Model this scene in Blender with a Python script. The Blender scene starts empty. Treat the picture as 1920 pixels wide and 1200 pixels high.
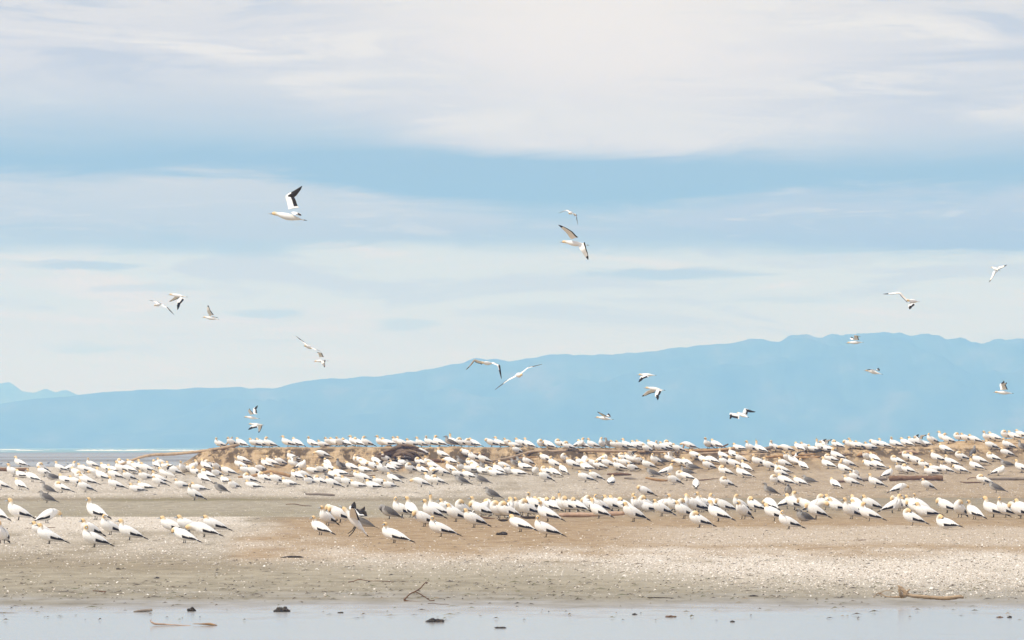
import bpy, math, random
import numpy as np
from mathutils import Vector

C = bpy.context.scene.collection
SC = bpy.context.scene
rnd = random.Random(11)
F = 10666.667          # focal length in photo pixels (200 mm on 36 mm, 1920 px)
CAMH = 2.7             # eye height over the flat beach
HOR = 838.0            # row of the true horizon

# ------------------------------------------------------------------ camera
cam_d = bpy.data.cameras.new('camera')
cam = bpy.data.objects.new('camera', cam_d)
C.objects.link(cam)
cam.location = (0, 0, CAMH)
cam.rotation_euler = (math.radians(90), 0, 0)
cam_d.lens = 200
cam_d.sensor_width = 36
cam_d.shift_y = (HOR - 600) / 1920
cam_d.clip_start = 0.5
cam_d.clip_end = 60000
cam_d.dof.use_dof = True
cam_d.dof.focus_distance = 170
cam_d.dof.aperture_fstop = 10
SC.camera = cam
SC.view_settings.view_transform = 'Standard'
SC.view_settings.look = 'None'
SC.view_settings.exposure = 0.56
SC.view_settings.gamma = 1.0
SC.view_settings.use_curve_mapping = False
SC.cycles.volume_bounces = 3
SC.cycles.use_denoising = True


def lin(r, g, b, a=1.0):
    f = lambda c: (c / 255 / 12.92) if c / 255 <= 0.04045 else ((c / 255 + 0.055) / 1.055) ** 2.4
    return (f(r), f(g), f(b), a)


class NT:
    """small helper around a node tree"""
    def __init__(self, tree):
        self.t = tree
        tree.nodes.clear()

    def n(self, typ, **kw):
        nd = self.t.nodes.new(typ)
        for k, v in kw.items():
            setattr(nd, k, v)
        return nd

    def put(self, sock, v):
        if hasattr(v, 'is_output'):
            self.t.links.new(v, sock)
        elif v is not None:
            sock.default_value = v

    def math(self, op, a, b=None, c=None, clamp=False):
        nd = self.n('ShaderNodeMath', operation=op, use_clamp=clamp)
        self.put(nd.inputs[0], a)
        self.put(nd.inputs[1], b)
        self.put(nd.inputs[2], c)
        return nd.outputs[0]

    def sstep(self, x, a, b, lo=0.0, hi=1.0):
        nd = self.n('ShaderNodeMapRange', interpolation_type='SMOOTHSTEP')
        self.put(nd.inputs[0], x)
        for i, v in enumerate((a, b, lo, hi)):
            self.put(nd.inputs[i + 1], v)
        return nd.outputs[0]

    def mix(self, f, a, b, blend='MIX'):
        nd = self.n('ShaderNodeMix', data_type='RGBA', blend_type=blend)
        self.put(nd.inputs[0], f)
        self.put(nd.inputs[6], a)
        self.put(nd.inputs[7], b)
        return nd.outputs[2]

    def noise(self, vec, scale, detail=4, rough=0.5, dist=0.0, dims='3D'):
        nd = self.n('ShaderNodeTexNoise', noise_dimensions=dims)
        self.put(nd.inputs['Vector'], vec)
        nd.inputs['Scale'].default_value = scale
        nd.inputs['Detail'].default_value = detail
        nd.inputs['Roughness'].default_value = rough
        nd.inputs['Distortion'].default_value = dist
        return nd.outputs[0]

    def mapping(self, vec, scale=(1, 1, 1), loc=(0, 0, 0)):
        nd = self.n('ShaderNodeMapping')
        self.put(nd.inputs[0], vec)
        nd.inputs['Scale'].default_value = scale
        nd.inputs['Location'].default_value = loc
        return nd.outputs[0]

    def ramp(self, fac, stops):
        nd = self.n('ShaderNodeValToRGB')
        cr = nd.color_ramp
        while len(cr.elements) < len(stops):
            cr.elements.new(0.5)
        for e, (p, c) in zip(cr.elements, stops):
            e.position = p
            e.color = c
        self.put(nd.inputs[0], fac)
        return nd.outputs[0]

    def attr(self, name):
        nd = self.n('ShaderNodeAttribute', attribute_name=name)
        return nd

    def sep(self, v):
        nd = self.n('ShaderNodeSeparateXYZ')
        self.put(nd.inputs[0], v)
        return nd.outputs

    def comb(self, x, y, z):
        nd = self.n('ShaderNodeCombineXYZ')
        for s, v in zip(nd.inputs, (x, y, z)):
            self.put(s, v)
        return nd.outputs[0]


# ------------------------------------------------------------------ world: daylight sky with layered cloud
SUN_EL, SUN_AZ = math.radians(52), math.radians(235)   # azimuth clockwise from +Y: behind the camera, to its left
world = bpy.data.worlds.new('World')
SC.world = world
world.use_nodes = True
w = NT(world.node_tree)
sky = w.n('ShaderNodeTexSky', sky_type='NISHITA')
sky.sun_disc = False
sky.sun_elevation = SUN_EL
sky.sun_rotation = SUN_AZ
sky.air_density = 1.2
sky.dust_density = 2.0
d = w.n('ShaderNodeTexCoord').outputs['Generated']
dx, dy, dz = w.sep(d)
# row: angle above the horizon; col: bearing (both in 1/10667 rad)
hyp = w.math('SQRT', w.math('ADD', w.math('MULTIPLY', dx, dx), w.math('MULTIPLY', dy, dy)))
row = w.math('SUBTRACT', HOR, w.math('MULTIPLY', w.math('ARCTAN2', dz, hyp), F))
col = w.math('ADD', 960.0, w.math('MULTIPLY', w.math('ARCTAN2', dx, dy), F))
cn = w.math('DIVIDE', col, 1000.0)
rn = w.math('DIVIDE', row, 1000.0)


def cloud_noise(sx, sy, seed, detail=6, rough=0.6, dist=0.6):
    return w.noise(w.comb(w.math('MULTIPLY', cn, sx), w.math('MULTIPLY', rn, sy), seed), 1.0, detail, rough, dist)


def along(pts):
    """a row that changes with the bearing"""
    v = w.ramp(w.math('DIVIDE', w.math('ADD', col, 600.0), 3120.0), [((x + 600) / 3120, (y / 1000, y / 1000, y / 1000, 1)) for x, y in pts])
    return w.math('MULTIPLY', v, 1000.0)


n1 = cloud_noise(1.6, 6.5, 2.3, 4, 0.5)
n2 = cloud_noise(3.2, 28.0, 7.1, 9, 0.68, 1.2)
n3 = cloud_noise(1.9, 13.0, 11.7, 6, 0.6, 0.8)
c1 = w.math('SUBTRACT', n1, 0.5)
c2 = w.math('SUBTRACT', n2, 0.5)
c3 = w.math('SUBTRACT', n3, 0.5)
rw = w.math('ADD', row, w.math('ADD', w.math('MULTIPLY', c1, 90.0), w.math('MULTIPLY', c2, 55.0)))
# open blue between the sheets
blue = w.ramp(w.math('DIVIDE', rw, 900.0), [(0.24, lin(178, 203, 222)), (0.33, lin(156, 191, 216)), (0.42, lin(152, 189, 214)), (0.50, lin(182, 205, 221))])
# pale clear air near the skyline with faint cream and lavender veils
low = w.ramp(w.math('DIVIDE', rw, 900.0), [(0.50, lin(216, 229, 233)), (0.62, lin(219, 230, 233)), (0.72, lin(222, 229, 232)), (0.84, lin(228, 229, 228))])
low = w.mix(w.sstep(c3, 0.02, 0.17, 0.0, 0.75), low, lin(236, 233, 231))
low = w.mix(w.math('MULTIPLY', w.sstep(c3, -0.03, -0.14, 0.0, 0.75), w.sstep(row, 640.0, 720.0, 1.0, 0.25)), low, lin(201, 213, 226))
low = w.mix(w.math('MULTIPLY', w.sstep(c2, 0.05, 0.16), 0.35), low, lin(204, 214, 226))
sheet = w.mix(w.sstep(rw, 452.0, 486.0), blue, low)
# middle sheet: grey lavender, bright along its upper rim, darker and bluer underneath
t2 = along([(-600, 330), (40, 322), (480, 326), (760, 372), (1000, 402), (1240, 398), (1500, 352), (1920, 338), (2500, 345)])
b2 = along([(-600, 452), (0, 452), (520, 452), (900, 446), (1250, 446), (1600, 468), (1920, 474), (2500, 470)])
mid2 = w.math('ADD', row, w.math('ADD', w.math('MULTIPLY', c1, 60.0), w.math('MULTIPLY', c2, 70.0)))
m2 = w.math('MULTIPLY', w.sstep(w.math('SUBTRACT', mid2, t2), -16.0, 26.0), w.sstep(w.math('SUBTRACT', b2, w.math('ADD', row, w.math('MULTIPLY', c2, 34.0))), -9.0, 12.0))
m2 = w.math('MULTIPLY', m2, w.sstep(w.math('ADD', c3, w.math('MULTIPLY', c1, 0.5)), -0.20, 0.02, 0.30, 1.0))
g2 = w.sstep(w.math('DIVIDE', w.math('SUBTRACT', mid2, t2), w.math('SUBTRACT', b2, t2)), 0.0, 1.0)
right = w.sstep(col, 500.0, 1500.0)
mc = w.mix(g2, w.mix(right, lin(203, 214, 224), lin(188, 204, 222)), w.mix(right, lin(186, 204, 220), lin(166, 191, 216)))
mc = w.mix(w.sstep(c2, 0.0, 0.14, 0.0, 0.65), mc, lin(214, 221, 228))
sheet = w.mix(m2, sheet, mc)
# upper sheet: bright veil, cream where the light comes through, lavender in its hollows
t3 = along([(-600, 212), (0, 214), (420, 222), (700, 246), (920, 282), (1250, 286), (1500, 276), (1920, 262), (2500, 258)])
soft = w.math('ADD', w.sstep(col, 350.0, 950.0, 74.0, 24.0), w.sstep(col, 1300.0, 1600.0, 0.0, 34.0))
up = w.math('ADD', row, w.math('ADD', w.math('MULTIPLY', c1, 70.0), w.math('MULTIPLY', c2, 46.0)))
m3 = w.sstep(w.math('DIVIDE', w.math('SUBTRACT', t3, up), soft), -1.0, 1.0)
uc = w.ramp(w.math('DIVIDE', w.math('ADD', rw, 400.0), 1000.0), [(0.0, lin(224, 226, 231)), (0.40, lin(225, 227, 232)), (0.50, lin(216, 221, 230)), (0.575, lin(226, 229, 234)), (0.63, lin(212, 219, 230)), (0.69, lin(224, 226, 232))])
fade = w.sstep(row, -500.0, -100.0)
uc = w.mix(w.math('MULTIPLY', fade, w.sstep(c3, 0.0, 0.15, 0.0, 0.8)), uc, lin(238, 238, 238))
uc = w.mix(w.math('MULTIPLY', fade, w.sstep(c3, -0.01, -0.13, 0.0, 0.85)), uc, lin(194, 206, 223))
uc = w.mix(w.math('MULTIPLY', fade, w.sstep(c2, -0.02, -0.16, 0.0, 0.55)), uc, lin(203, 212, 226))
slate = w.math('MULTIPLY', w.math('MULTIPLY', w.sstep(row, 90.0, 190.0), w.sstep(col, 1150.0, 500.0)), w.sstep(w.math('ADD', c1, w.math('MULTIPLY', c2, 0.6)), 0.10, -0.08, 0.15, 0.8))
uc = w.mix(slate, uc, lin(200, 211, 224))
slate = w.math('MULTIPLY', w.math('MULTIPLY', w.sstep(row, 60.0, 190.0), w.sstep(col, 1350.0, 1800.0)), w.sstep(w.math('ADD', c1, w.math('MULTIPLY', c2, 0.6)), 0.10, -0.08, 0.15, 0.7))
uc = w.mix(slate, uc, lin(198, 209, 224))
gx = w.math('DIVIDE', w.math('SUBTRACT', col, 1130.0), 560.0)
gy = w.math('DIVIDE', w.math('SUBTRACT', row, 40.0), 190.0)
gl = w.math('SQRT', w.math('ADD', w.math('MULTIPLY', gx, gx), w.math('MULTIPLY', gy, gy)))
uc = w.mix(w.sstep(w.math('ADD', gl, w.math('MULTIPLY', c3, 2.4)), 0.1, 1.15, 0.85, 0.0), uc, lin(243, 240, 239))
gx = w.math('DIVIDE', w.math('SUBTRACT', col, 1180.0), 420.0)
gy = w.math('DIVIDE', w.math('SUBTRACT', row, 240.0), 60.0)
gl = w.math('SQRT', w.math('ADD', w.math('MULTIPLY', gx, gx), w.math('MULTIPLY', gy, gy)))
uc = w.mix(w.sstep(w.math('ADD', gl, w.math('MULTIPLY', c2, 2.0)), 0.1, 1.15, 0.7, 0.0), uc, lin(232, 234, 236))
cloud = w.mix(m3, sheet, uc)
# single dark slivers of cloud in the pale band
for cx, cy, sx, sy, am in ((1255, 512, 190, 13, 0.95), (140, 497, 170, 10, 0.85), (505, 592, 90, 15, 0.7), (765, 613, 62, 15, 0.55), (150, 662, 80, 12, 0.5), (1480, 560, 140, 9, 0.4), (300, 540, 160, 9, 0.4)):
    ex = w.math('DIVIDE', w.math('SUBTRACT', col, float(cx)), float(sx))
    ey = w.math('DIVIDE', w.math('ADD', w.math('SUBTRACT', row, float(cy)), w.math('MULTIPLY', c1, 26.0)), float(sy))
    el = w.math('SQRT', w.math('ADD', w.math('MULTIPLY', ex, ex), w.math('MULTIPLY', ey, ey)))
    cloud = w.mix(w.sstep(w.math('ADD', el, w.math('MULTIPLY', c2, 2.6)), 0.35, 1.1, am, 0.0), cloud, lin(184, 205, 221))
# the sky behind the sea haze: what the haze adds is taken off, what it dims is given back
CAL = [(0, (0.786, 0.846, 0.911), (0.109, 0.172, 0.223)), (100, (0.777, 0.846, 0.949), (0.099, 0.172, 0.236)), (200, (0.786, 0.857, 0.964), (0.109, 0.183, 0.247)), (300, (0.795, 0.881, 0.994), (0.12, 0.205, 0.269)), (400, (0.819, 0.906, 1.027), (0.137, 0.227, 0.292)), (500, (0.845, 0.947, 1.082), (0.154, 0.261, 0.327)), (600, (0.884, 1.01, 1.151), (0.182, 0.307, 0.357)), (700, (0.96, 1.045, 1.212), (0.227, 0.33, 0.37))]
if CAL is None:
    cloud10 = w.mix(1.0, cloud, (6.5, 6.8, 7.2, 1), 'MULTIPLY')
else:
    rr = w.math('DIVIDE', w.math('SUBTRACT', row, -100.0), 900.0)
    ga = w.ramp(rr, [((y + 100) / 900, (*a_, 1)) for y, a_, b_ in CAL])
    of = w.ramp(rr, [((y + 100) / 900, (*b_, 1)) for y, a_, b_ in CAL])
    cloud10 = w.mix(1.0, w.mix(1.0, w.mix(1.0, cloud, of, 'SUBTRACT'), ga, 'MULTIPLY'), (10.0, 10.0, 10.0, 1), 'MULTIPLY')
bg = w.n('ShaderNodeBackground')
bg.inputs['Strength'].default_value = 0.1
w.put(bg.inputs['Color'], w.mix(0.93, sky.outputs[0], cloud10))
w.put(w.n('ShaderNodeOutputWorld').inputs['Surface'], bg.outputs[0])

sun_d = bpy.data.lights.new('sun', 'SUN')
sun = bpy.data.objects.new('sun', sun_d)
C.objects.link(sun)
sun_d.energy = 2.4
sun_d.angle = math.radians(6)
sun_d.color = (1.0, 0.95, 0.87)
sv = Vector((math.sin(SUN_AZ) * math.cos(SUN_EL), math.cos(SUN_AZ) * math.cos(SUN_EL), math.sin(SUN_EL)))
sun.rotation_euler = (-sv).to_track_quat('-Z', 'Y').to_euler()


# ------------------------------------------------------------------ noise and mesh helpers
def _hash(ix, iy, seed):
    h = (ix.astype(np.int64) * 374761393 + iy.astype(np.int64) * 668265263 + seed * 974711) & 0x7fffffff
    h = ((h ^ (h >> 13)) * 1274126177) & 0x7fffffff
    return ((h ^ (h >> 16)) & 0xffff) / 65535.0


def vnoise(x, y, seed=0):
    x = np.asarray(x, float)
    y = np.asarray(y, float)
    ix, iy = np.floor(x), np.floor(y)
    fx, fy = x - ix, y - iy
    fx, fy = fx * fx * (3 - 2 * fx), fy * fy * (3 - 2 * fy)
    a, b = _hash(ix, iy, seed), _hash(ix + 1, iy, seed)
    c, e = _hash(ix, iy + 1, seed), _hash(ix + 1, iy + 1, seed)
    return (a * (1 - fx) + b * fx) * (1 - fy) + (c * (1 - fx) + e * fx) * fy


def fbm(x, y, seed=0, octv=4):
    s, a, t = 0.0, 0.5, 0.0
    for k in range(octv):
        s = s + a * vnoise(np.asarray(x) * 2 ** k, np.asarray(y) * 2 ** k, seed + k)
        t += a
        a *= 0.5
    return s / t


def ss(x, a, b):
    t = np.clip((np.asarray(x, float) - a) / (b - a), 0, 1)
    return t * t * (3 - 2 * t)


def mesh(name, verts, faces, colors=None, smooth=True, attr='plumage'):
    m = bpy.data.meshes.new(name)
    m.from_pydata([tuple(v) for v in verts], [], faces)
    if smooth:
        m.polygons.foreach_set('use_smooth', [True] * len(m.polygons))
    if colors is not None:
        ca = m.color_attributes.new(attr, 'FLOAT_COLOR', 'CORNER')
        buf = []
        for f, fc in zip(faces, colors):
            for k in range(len(f)):
                c = fc[k] if isinstance(fc[0], (tuple, list)) else fc
                buf += [c[0], c[1], c[2], 1.0]
        ca.data.foreach_set('color', buf)
    m.update()
    return m


def big_mesh(name, co, quads, smooth=True):
    m = bpy.data.meshes.new(name)
    n = quads.shape[1]
    m.vertices.add(len(co))
    m.vertices.foreach_set('co', np.asarray(co, np.float32).ravel())
    m.loops.add(quads.size)
    m.loops.foreach_set('vertex_index', quads.astype(np.int32).ravel())
    m.polygons.add(len(quads))
    m.polygons.foreach_set('loop_start', np.arange(0, quads.size, n, dtype=np.int32))
    m.polygons.foreach_set('loop_total', np.full(len(quads), n, np.int32))
    if smooth:
        m.polygons.foreach_set('use_smooth', np.ones(len(quads), bool))
    m.update(calc_edges=True)
    m.validate()
    return m


def grid_quads(nr, nc):
    i = np.arange(nr - 1)[:, None] * nc + np.arange(nc - 1)[None, :]
    return np.stack([i, i + 1, i + nc + 1, i + nc], -1).reshape(-1, 4)


def link(name, me, mat=None, parent=None, loc=None, rot=None, **props):
    o = bpy.data.objects.new(name, me)
    C.objects.link(o)
    if mat is not None and me is not None and not me.materials:
        me.materials.append(mat)
    if parent is not None:
        o.parent = parent
    if loc is not None:
        o.location = loc
    if rot is not None:
        o.rotation_euler = rot
    for k, v in props.items():
        if v is not None:
            o[k] = v
    return o


def catmull(P, k):
    P = np.asarray(P, float)
    out = []
    n = len(P)
    for i in range(n - 1):
        p0, p1, p2, p3 = P[max(i - 1, 0)], P[i], P[i + 1], P[min(i + 2, n - 1)]
        for j in range(k):
            t = j / k
            out.append(0.5 * (2 * p1 + (p2 - p0) * t + (2 * p0 - 5 * p1 + 4 * p2 - p3) * t * t + (3 * p1 - p0 - 3 * p2 + p3) * t ** 3))
    out.append(P[-1])
    return np.array(out)


def loft(P, seg=10, up=2, side=(0, 1, 0), wob=0.0, rng=None):
    """closed tube along rows (x, y, z, r_vertical, r_side); returns verts, faces, ring count"""
    Q = catmull(P, up) if up > 1 else np.asarray(P, float)
    Q[:, 3:] = np.maximum(Q[:, 3:], 0.0015)
    n = len(Q)
    T = np.gradient(Q[:, :3], axis=0)
    T /= np.linalg.norm(T, axis=1)[:, None] + 1e-12
    s = np.array(side, float)
    V, Fc = [], []
    for i in range(n):
        s = s - T[i] * s.dot(T[i])
        s /= np.linalg.norm(s) + 1e-12
        u = np.cross(T[i], s)
        for k in range(seg):
            a = 2 * math.pi * k / seg
            wv = 1.0 if rng is None else 1 + wob * (rng.random() - 0.5) * 2
            V.append(Q[i, :3] + wv * (s * math.cos(a) * Q[i, 4] + u * math.sin(a) * Q[i, 3]))
    for i in range(n - 1):
        for k in range(seg):
            k2 = (k + 1) % seg
            Fc.append((i * seg + k, i * seg + k2, (i + 1) * seg + k2, (i + 1) * seg + k))
    Fc.append(tuple(range(seg - 1, -1, -1)))
    Fc.append(tuple((n - 1) * seg + k for k in range(seg)))
    return V, Fc, n


# ------------------------------------------------------------------ materials
def new_mat(name):
    m = bpy.data.materials.new(name)
    m.use_nodes = True
    t = NT(m.node_tree)
    b = t.n('ShaderNodeBsdfPrincipled')
    o = t.n('ShaderNodeOutputMaterial')
    t.put(o.inputs['Surface'], b.outputs[0])
    return m, t, b, o


def bump(t, b, h, strength, dist):
    nd = t.n('ShaderNodeBump')
    nd.inputs['Strength'].default_value = strength
    nd.inputs['Distance'].default_value = dist
    t.put(nd.inputs['Height'], h)
    t.put(b.inputs['Normal'], nd.outputs[0])


# feathers: colour lives in the mesh, plus a little mottling
M_FEATHER, t, b, _ = new_mat('feather')
a = t.attr('plumage')
oc = t.n('ShaderNodeTexCoord').outputs['Object']
m1 = t.noise(t.mapping(oc, (1, 1, 2.2)), 26, 3, 0.6)
mott = t.sstep(m1, 0.3, 0.7, 0.93, 1.03)
t.put(b.inputs['Base Color'], t.mix(1.0, a.outputs['Color'], t.comb(mott, mott, mott), 'MULTIPLY'))
b.inputs['Roughness'].default_value = 0.8
b.inputs['Specular IOR Level'].default_value = 0.25
bump(t, b, m1, 0.25, 0.01)

# speckled young birds
M_YOUNG, t, b, _ = new_mat('speckled_feather')
a = t.attr('plumage')
oc = t.n('ShaderNodeTexCoord').outputs['Object']
m1 = t.noise(oc, 62, 3, 0.7)
sp = t.sstep(m1, 0.55, 0.66)
t.put(b.inputs['Base Color'], t.mix(t.math('MULTIPLY', sp, 0.55), a.outputs['Color'], (0.5, 0.48, 0.45, 1)))
b.inputs['Roughness'].default_value = 0.85
b.inputs['Specular IOR Level'].default_value = 0.2
bump(t, b, m1, 0.3, 0.01)


def wood_mat(name, c1, c2, c3):
    m, t, b, _ = new_mat(name)
    oc = t.n('ShaderNodeTexCoord').outputs['Object']
    g = t.noise(t.mapping(oc, (1.6, 9, 16)), 2.2, 6, 0.65, 0.6)
    k = t.noise(oc, 2.6, 3, 0.6)
    c = t.ramp(g, [(0.25, c1), (0.5, c2), (0.72, c3)])
    c = t.mix(t.sstep(k, 0.52, 0.75, 0.0, 0.5), c, c1)
    t.put(b.inputs['Base Color'], c)
    b.inputs['Roughness'].default_value = 0.88
    b.inputs['Specular IOR Level'].default_value = 0.2
    bump(t, b, g, 0.7, 0.03)
    return m


W_PALE = wood_mat('bleached_wood', (0.20, 0.13, 0.08, 1), (0.46, 0.34, 0.23, 1), (0.60, 0.48, 0.35, 1))
W_TAN = wood_mat('tan_wood', (0.16, 0.085, 0.04, 1), (0.42, 0.26, 0.13, 1), (0.55, 0.37, 0.21, 1))
W_GREY = wood_mat('grey_wood', (0.13, 0.10, 0.08, 1), (0.28, 0.235, 0.195, 1), (0.40, 0.35, 0.30, 1))
W_BROWN = wood_mat('brown_wood', (0.05, 0.03, 0.02, 1), (0.17, 0.10, 0.065, 1), (0.30, 0.20, 0.13, 1))
W_RED = wood_mat('red_wood', (0.07, 0.04, 0.024, 1), (0.22, 0.13, 0.08, 1), (0.40, 0.27, 0.17, 1))
W_DARK = wood_mat('dark_wood', (0.02, 0.015, 0.012, 1), (0.06, 0.045, 0.035, 1), (0.15, 0.11, 0.08, 1))
W_ROOT = wood_mat('root_wood', (0.04, 0.026, 0.018, 1), (0.18, 0.125, 0.085, 1), (0.42, 0.32, 0.23, 1))
W_LIMB = wood_mat('limb_wood', (0.13, 0.085, 0.05, 1), (0.40, 0.29, 0.19, 1), (0.56, 0.44, 0.31, 1))
W_PINK = wood_mat('pinkish_wood', (0.22, 0.13, 0.08, 1), (0.52, 0.36, 0.26, 1), (0.62, 0.47, 0.36, 1))

M_WEED, t, b, _ = new_mat('dark_weed')
oc = t.n('ShaderNodeTexCoord').outputs['Object']
t.put(b.inputs['Base Color'], t.ramp(t.noise(oc, 14, 4, 0.7), [(0.35, (0.012, 0.010, 0.009, 1)), (0.6, (0.05, 0.035, 0.025, 1)), (0.75, (0.16, 0.12, 0.09, 1))]))
b.inputs['Roughness'].default_value = 0.6

M_DEBRIS, t, b, _ = new_mat('debris')
ri = t.n('ShaderNodeNewGeometry').outputs['Random Per Island']
t.put(b.inputs['Base Color'], t.ramp(ri, [(0.0, (0.03, 0.024, 0.02, 1)), (0.5, (0.11, 0.085, 0.06, 1)), (0.8, (0.12, 0.12, 0.06, 1)), (1.0, (0.26, 0.2, 0.14, 1))]))
b.inputs['Roughness'].default_value = 0.85

M_SHELL, t, b, _ = new_mat('shell')
ri = t.n('ShaderNodeNewGeometry').outputs['Random Per Island']
t.put(b.inputs['Base Color'], t.ramp(ri, [(0.0, (0.40, 0.33, 0.26, 1)), (0.15, (0.60, 0.52, 0.43, 1)), (0.45, (0.76, 0.70, 0.62, 1)), (0.8, (0.80, 0.77, 0.72, 1)), (1.0, (0.66, 0.52, 0.42, 1))]))
b.inputs['Roughness'].default_value = 0.6

M_SURF, t, b, _ = new_mat('foam')
b.inputs['Base Color'].default_value = (0.85, 0.87, 0.88, 1)
b.inputs['Roughness'].default_value = 0.9

# beach
M_BEACH, t, b, _ = new_mat('beach_sand')
z1 = t.attr('zone').outputs['Vector']
z2 = t.attr('zone_b').outputs['Vector']
shell, tan, bank = t.sep(z1)
wet, green, grey = t.sep(z2)
pos = t.n('ShaderNodeNewGeometry').outputs['Position']
big = t.noise(pos, 0.35, 4, 0.55)
mid = t.noise(t.mapping(pos, (0.7, 0.22, 1)), 2.2, 5, 0.65)
fine = t.noise(t.mapping(pos, (1, 0.16, 1)), 16, 4, 0.7)
speck = t.noise(t.mapping(pos, (1, 0.10, 1)), 30, 2, 0.6)
base = t.ramp(mid, [(0.3, (0.18, 0.148, 0.10, 1)), (0.5, (0.265, 0.222, 0.156, 1)), (0.72, (0.345, 0.292, 0.21, 1))])
tanc = t.ramp(mid, [(0.28, (0.235, 0.155, 0.085, 1)), (0.5, (0.335, 0.242, 0.148, 1)), (0.72, (0.42, 0.318, 0.208, 1))])
c = t.mix(tan, base, tanc)
greyc = t.ramp(mid, [(0.3, (0.245, 0.215, 0.16, 1)), (0.7, (0.42, 0.375, 0.29, 1))])
c = t.mix(grey, c, greyc)
shc = t.ramp(fine, [(0.30, (0.36, 0.305, 0.235, 1)), (0.45, (0.52, 0.46, 0.385, 1)), (0.62, (0.68, 0.625, 0.555, 1))])
c = t.mix(t.math('MULTIPLY', shell, t.sstep(fine, 0.28, 0.5, 0.55, 1.0)), c, shc)
# pale specks everywhere, dark specks of drift
c = t.mix(t.math('MULTIPLY', t.sstep(speck, 0.63, 0.70), 0.5), c, (0.62, 0.57, 0.5, 1))
c = t.mix(t.math('MULTIPLY', t.sstep(speck, 0.34, 0.27), 0.4), c, (0.09, 0.075, 0.055, 1))
dash = t.noise(t.mapping(pos, (0.30, 0.13, 1)), 26, 2, 0.6)
c = t.mix(t.math('MULTIPLY', t.math('MULTIPLY', t.sstep(dash, 0.36, 0.29), grey), 0.75), c, (0.10, 0.082, 0.055, 1))
c = t.mix(t.math('MULTIPLY', green, t.sstep(mid, 0.35, 0.6)), c, (0.17, 0.15, 0.055, 1))
# bank: bedded sandy soil with root-stained patches
px, py, pz = t.sep(pos)
bed = t.noise(t.comb(t.math('MULTIPLY', px, 0.35), t.math('MULTIPLY', py, 0.2), t.math('MULTIPLY', pz, 5.0)), 2.0, 5, 0.65, 0.4)
drip = t.noise(t.comb(t.math('MULTIPLY', px, 4.5), t.math('MULTIPLY', py, 0.5), t.math('MULTIPLY', pz, 0.8)), 1.6, 4, 0.65)
bankc = t.ramp(t.math('ADD', t.math('MULTIPLY', bed, 0.6), t.math('MULTIPLY', drip, 0.4)), [(0.3, (0.22, 0.145, 0.08, 1)), (0.42, (0.40, 0.28, 0.16, 1)), (0.58, (0.54, 0.405, 0.255, 1)), (0.72, (0.60, 0.48, 0.33, 1))])
c = t.mix(bank, c, bankc)
stain = t.math('MULTIPLY', t.sstep(t.noise(t.comb(t.math('MULTIPLY', px, 0.8), 0.0, t.math('MULTIPLY', pz, 0.9)), 1.3, 5, 0.7), 0.44, 0.54), t.math('MULTIPLY', bank, t.math('MULTIPLY', t.sstep(pz, 1.2, 1.9), t.sstep(pz, 2.75, 2.5))))
c = t.mix(t.math('MULTIPLY', stain, 0.92), c, (0.075, 0.052, 0.032, 1))
# wet sand darkens
c = t.mix(wet, c, t.mix(1.0, c, (0.66, 0.68, 0.70, 1), 'MULTIPLY'))
pud = t.noise(t.mapping(pos, (0.22, 0.30, 1)), 1.0, 5, 0.6)
film = t.sstep(t.math('ADD', wet, t.math('ADD', t.math('MULTIPLY', t.math('SUBTRACT', mid, 0.5), 0.5), t.math('MULTIPLY', t.math('SUBTRACT', pud, 0.5), 1.0))), 0.22, 1.15)
# film of water: part of its pale sky sheen is put into the silt colour
t.put(b.inputs['Base Color'], t.mix(t.math('MULTIPLY', film, 0.75), c, (0.33, 0.325, 0.325, 1)))
t.put(b.inputs['Roughness'], t.math('ADD', 0.9, t.math('MULTIPLY', film, -0.765)))
t.put(b.inputs['Specular IOR Level'], t.math('ADD', 0.12, t.math('MULTIPLY', film, 0.38)))
b.inputs['IOR'].default_value = 1.4
hgt = t.math('MULTIPLY', t.math('ADD', t.math('ADD', mid, t.math('MULTIPLY', fine, 0.5)), t.math('MULTIPLY', t.math('MULTIPLY', drip, bank), 1.6)), t.math('SUBTRACT', 1.0, t.math('MULTIPLY', film, 0.985)))
bump(t, b, hgt, 0.8, 0.05)

# sea
M_SEA, t, b, _ = new_mat('sea_water')
pos = t.n('ShaderNodeNewGeometry').outputs['Position']
wv = t.noise(t.mapping(pos, (0.05, 0.16, 1)), 1.0, 5, 0.6)
st = t.noise(t.mapping(pos, (0.0012, 0.010, 1)), 1.0, 4, 0.6)
_, yy, _ = t.sep(pos)
deep = t.sstep(yy, 2200.0, 3200.0)
c = t.mix(deep, t.ramp(st, [(0.35, (0.16, 0.155, 0.14, 1)), (0.6, (0.27, 0.26, 0.235, 1))]), t.ramp(st, [(0.35, (0.10, 0.22, 0.21, 1)), (0.65, (0.19, 0.34, 0.33, 1))]))
t.put(b.inputs['Base Color'], c)
t.put(b.inputs['Roughness'], t.math('ADD', 0.25, t.math('MULTIPLY', deep, 0.2)))
b.inputs['IOR'].default_value = 1.33
bump(t, b, wv, 0.6, 0.12)

M_FLAT, t, b, _ = new_mat('wet_mud')
pos = t.n('ShaderNodeNewGeometry').outputs['Position']
st = t.noise(t.mapping(pos, (0.01, 0.05, 1)), 1.0, 5, 0.6)
t.put(b.inputs['Base Color'], t.ramp(st, [(0.35, (0.12, 0.115, 0.10, 1)), (0.65, (0.24, 0.23, 0.20, 1))]))
b.inputs['Roughness'].default_value = 0.55

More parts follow.
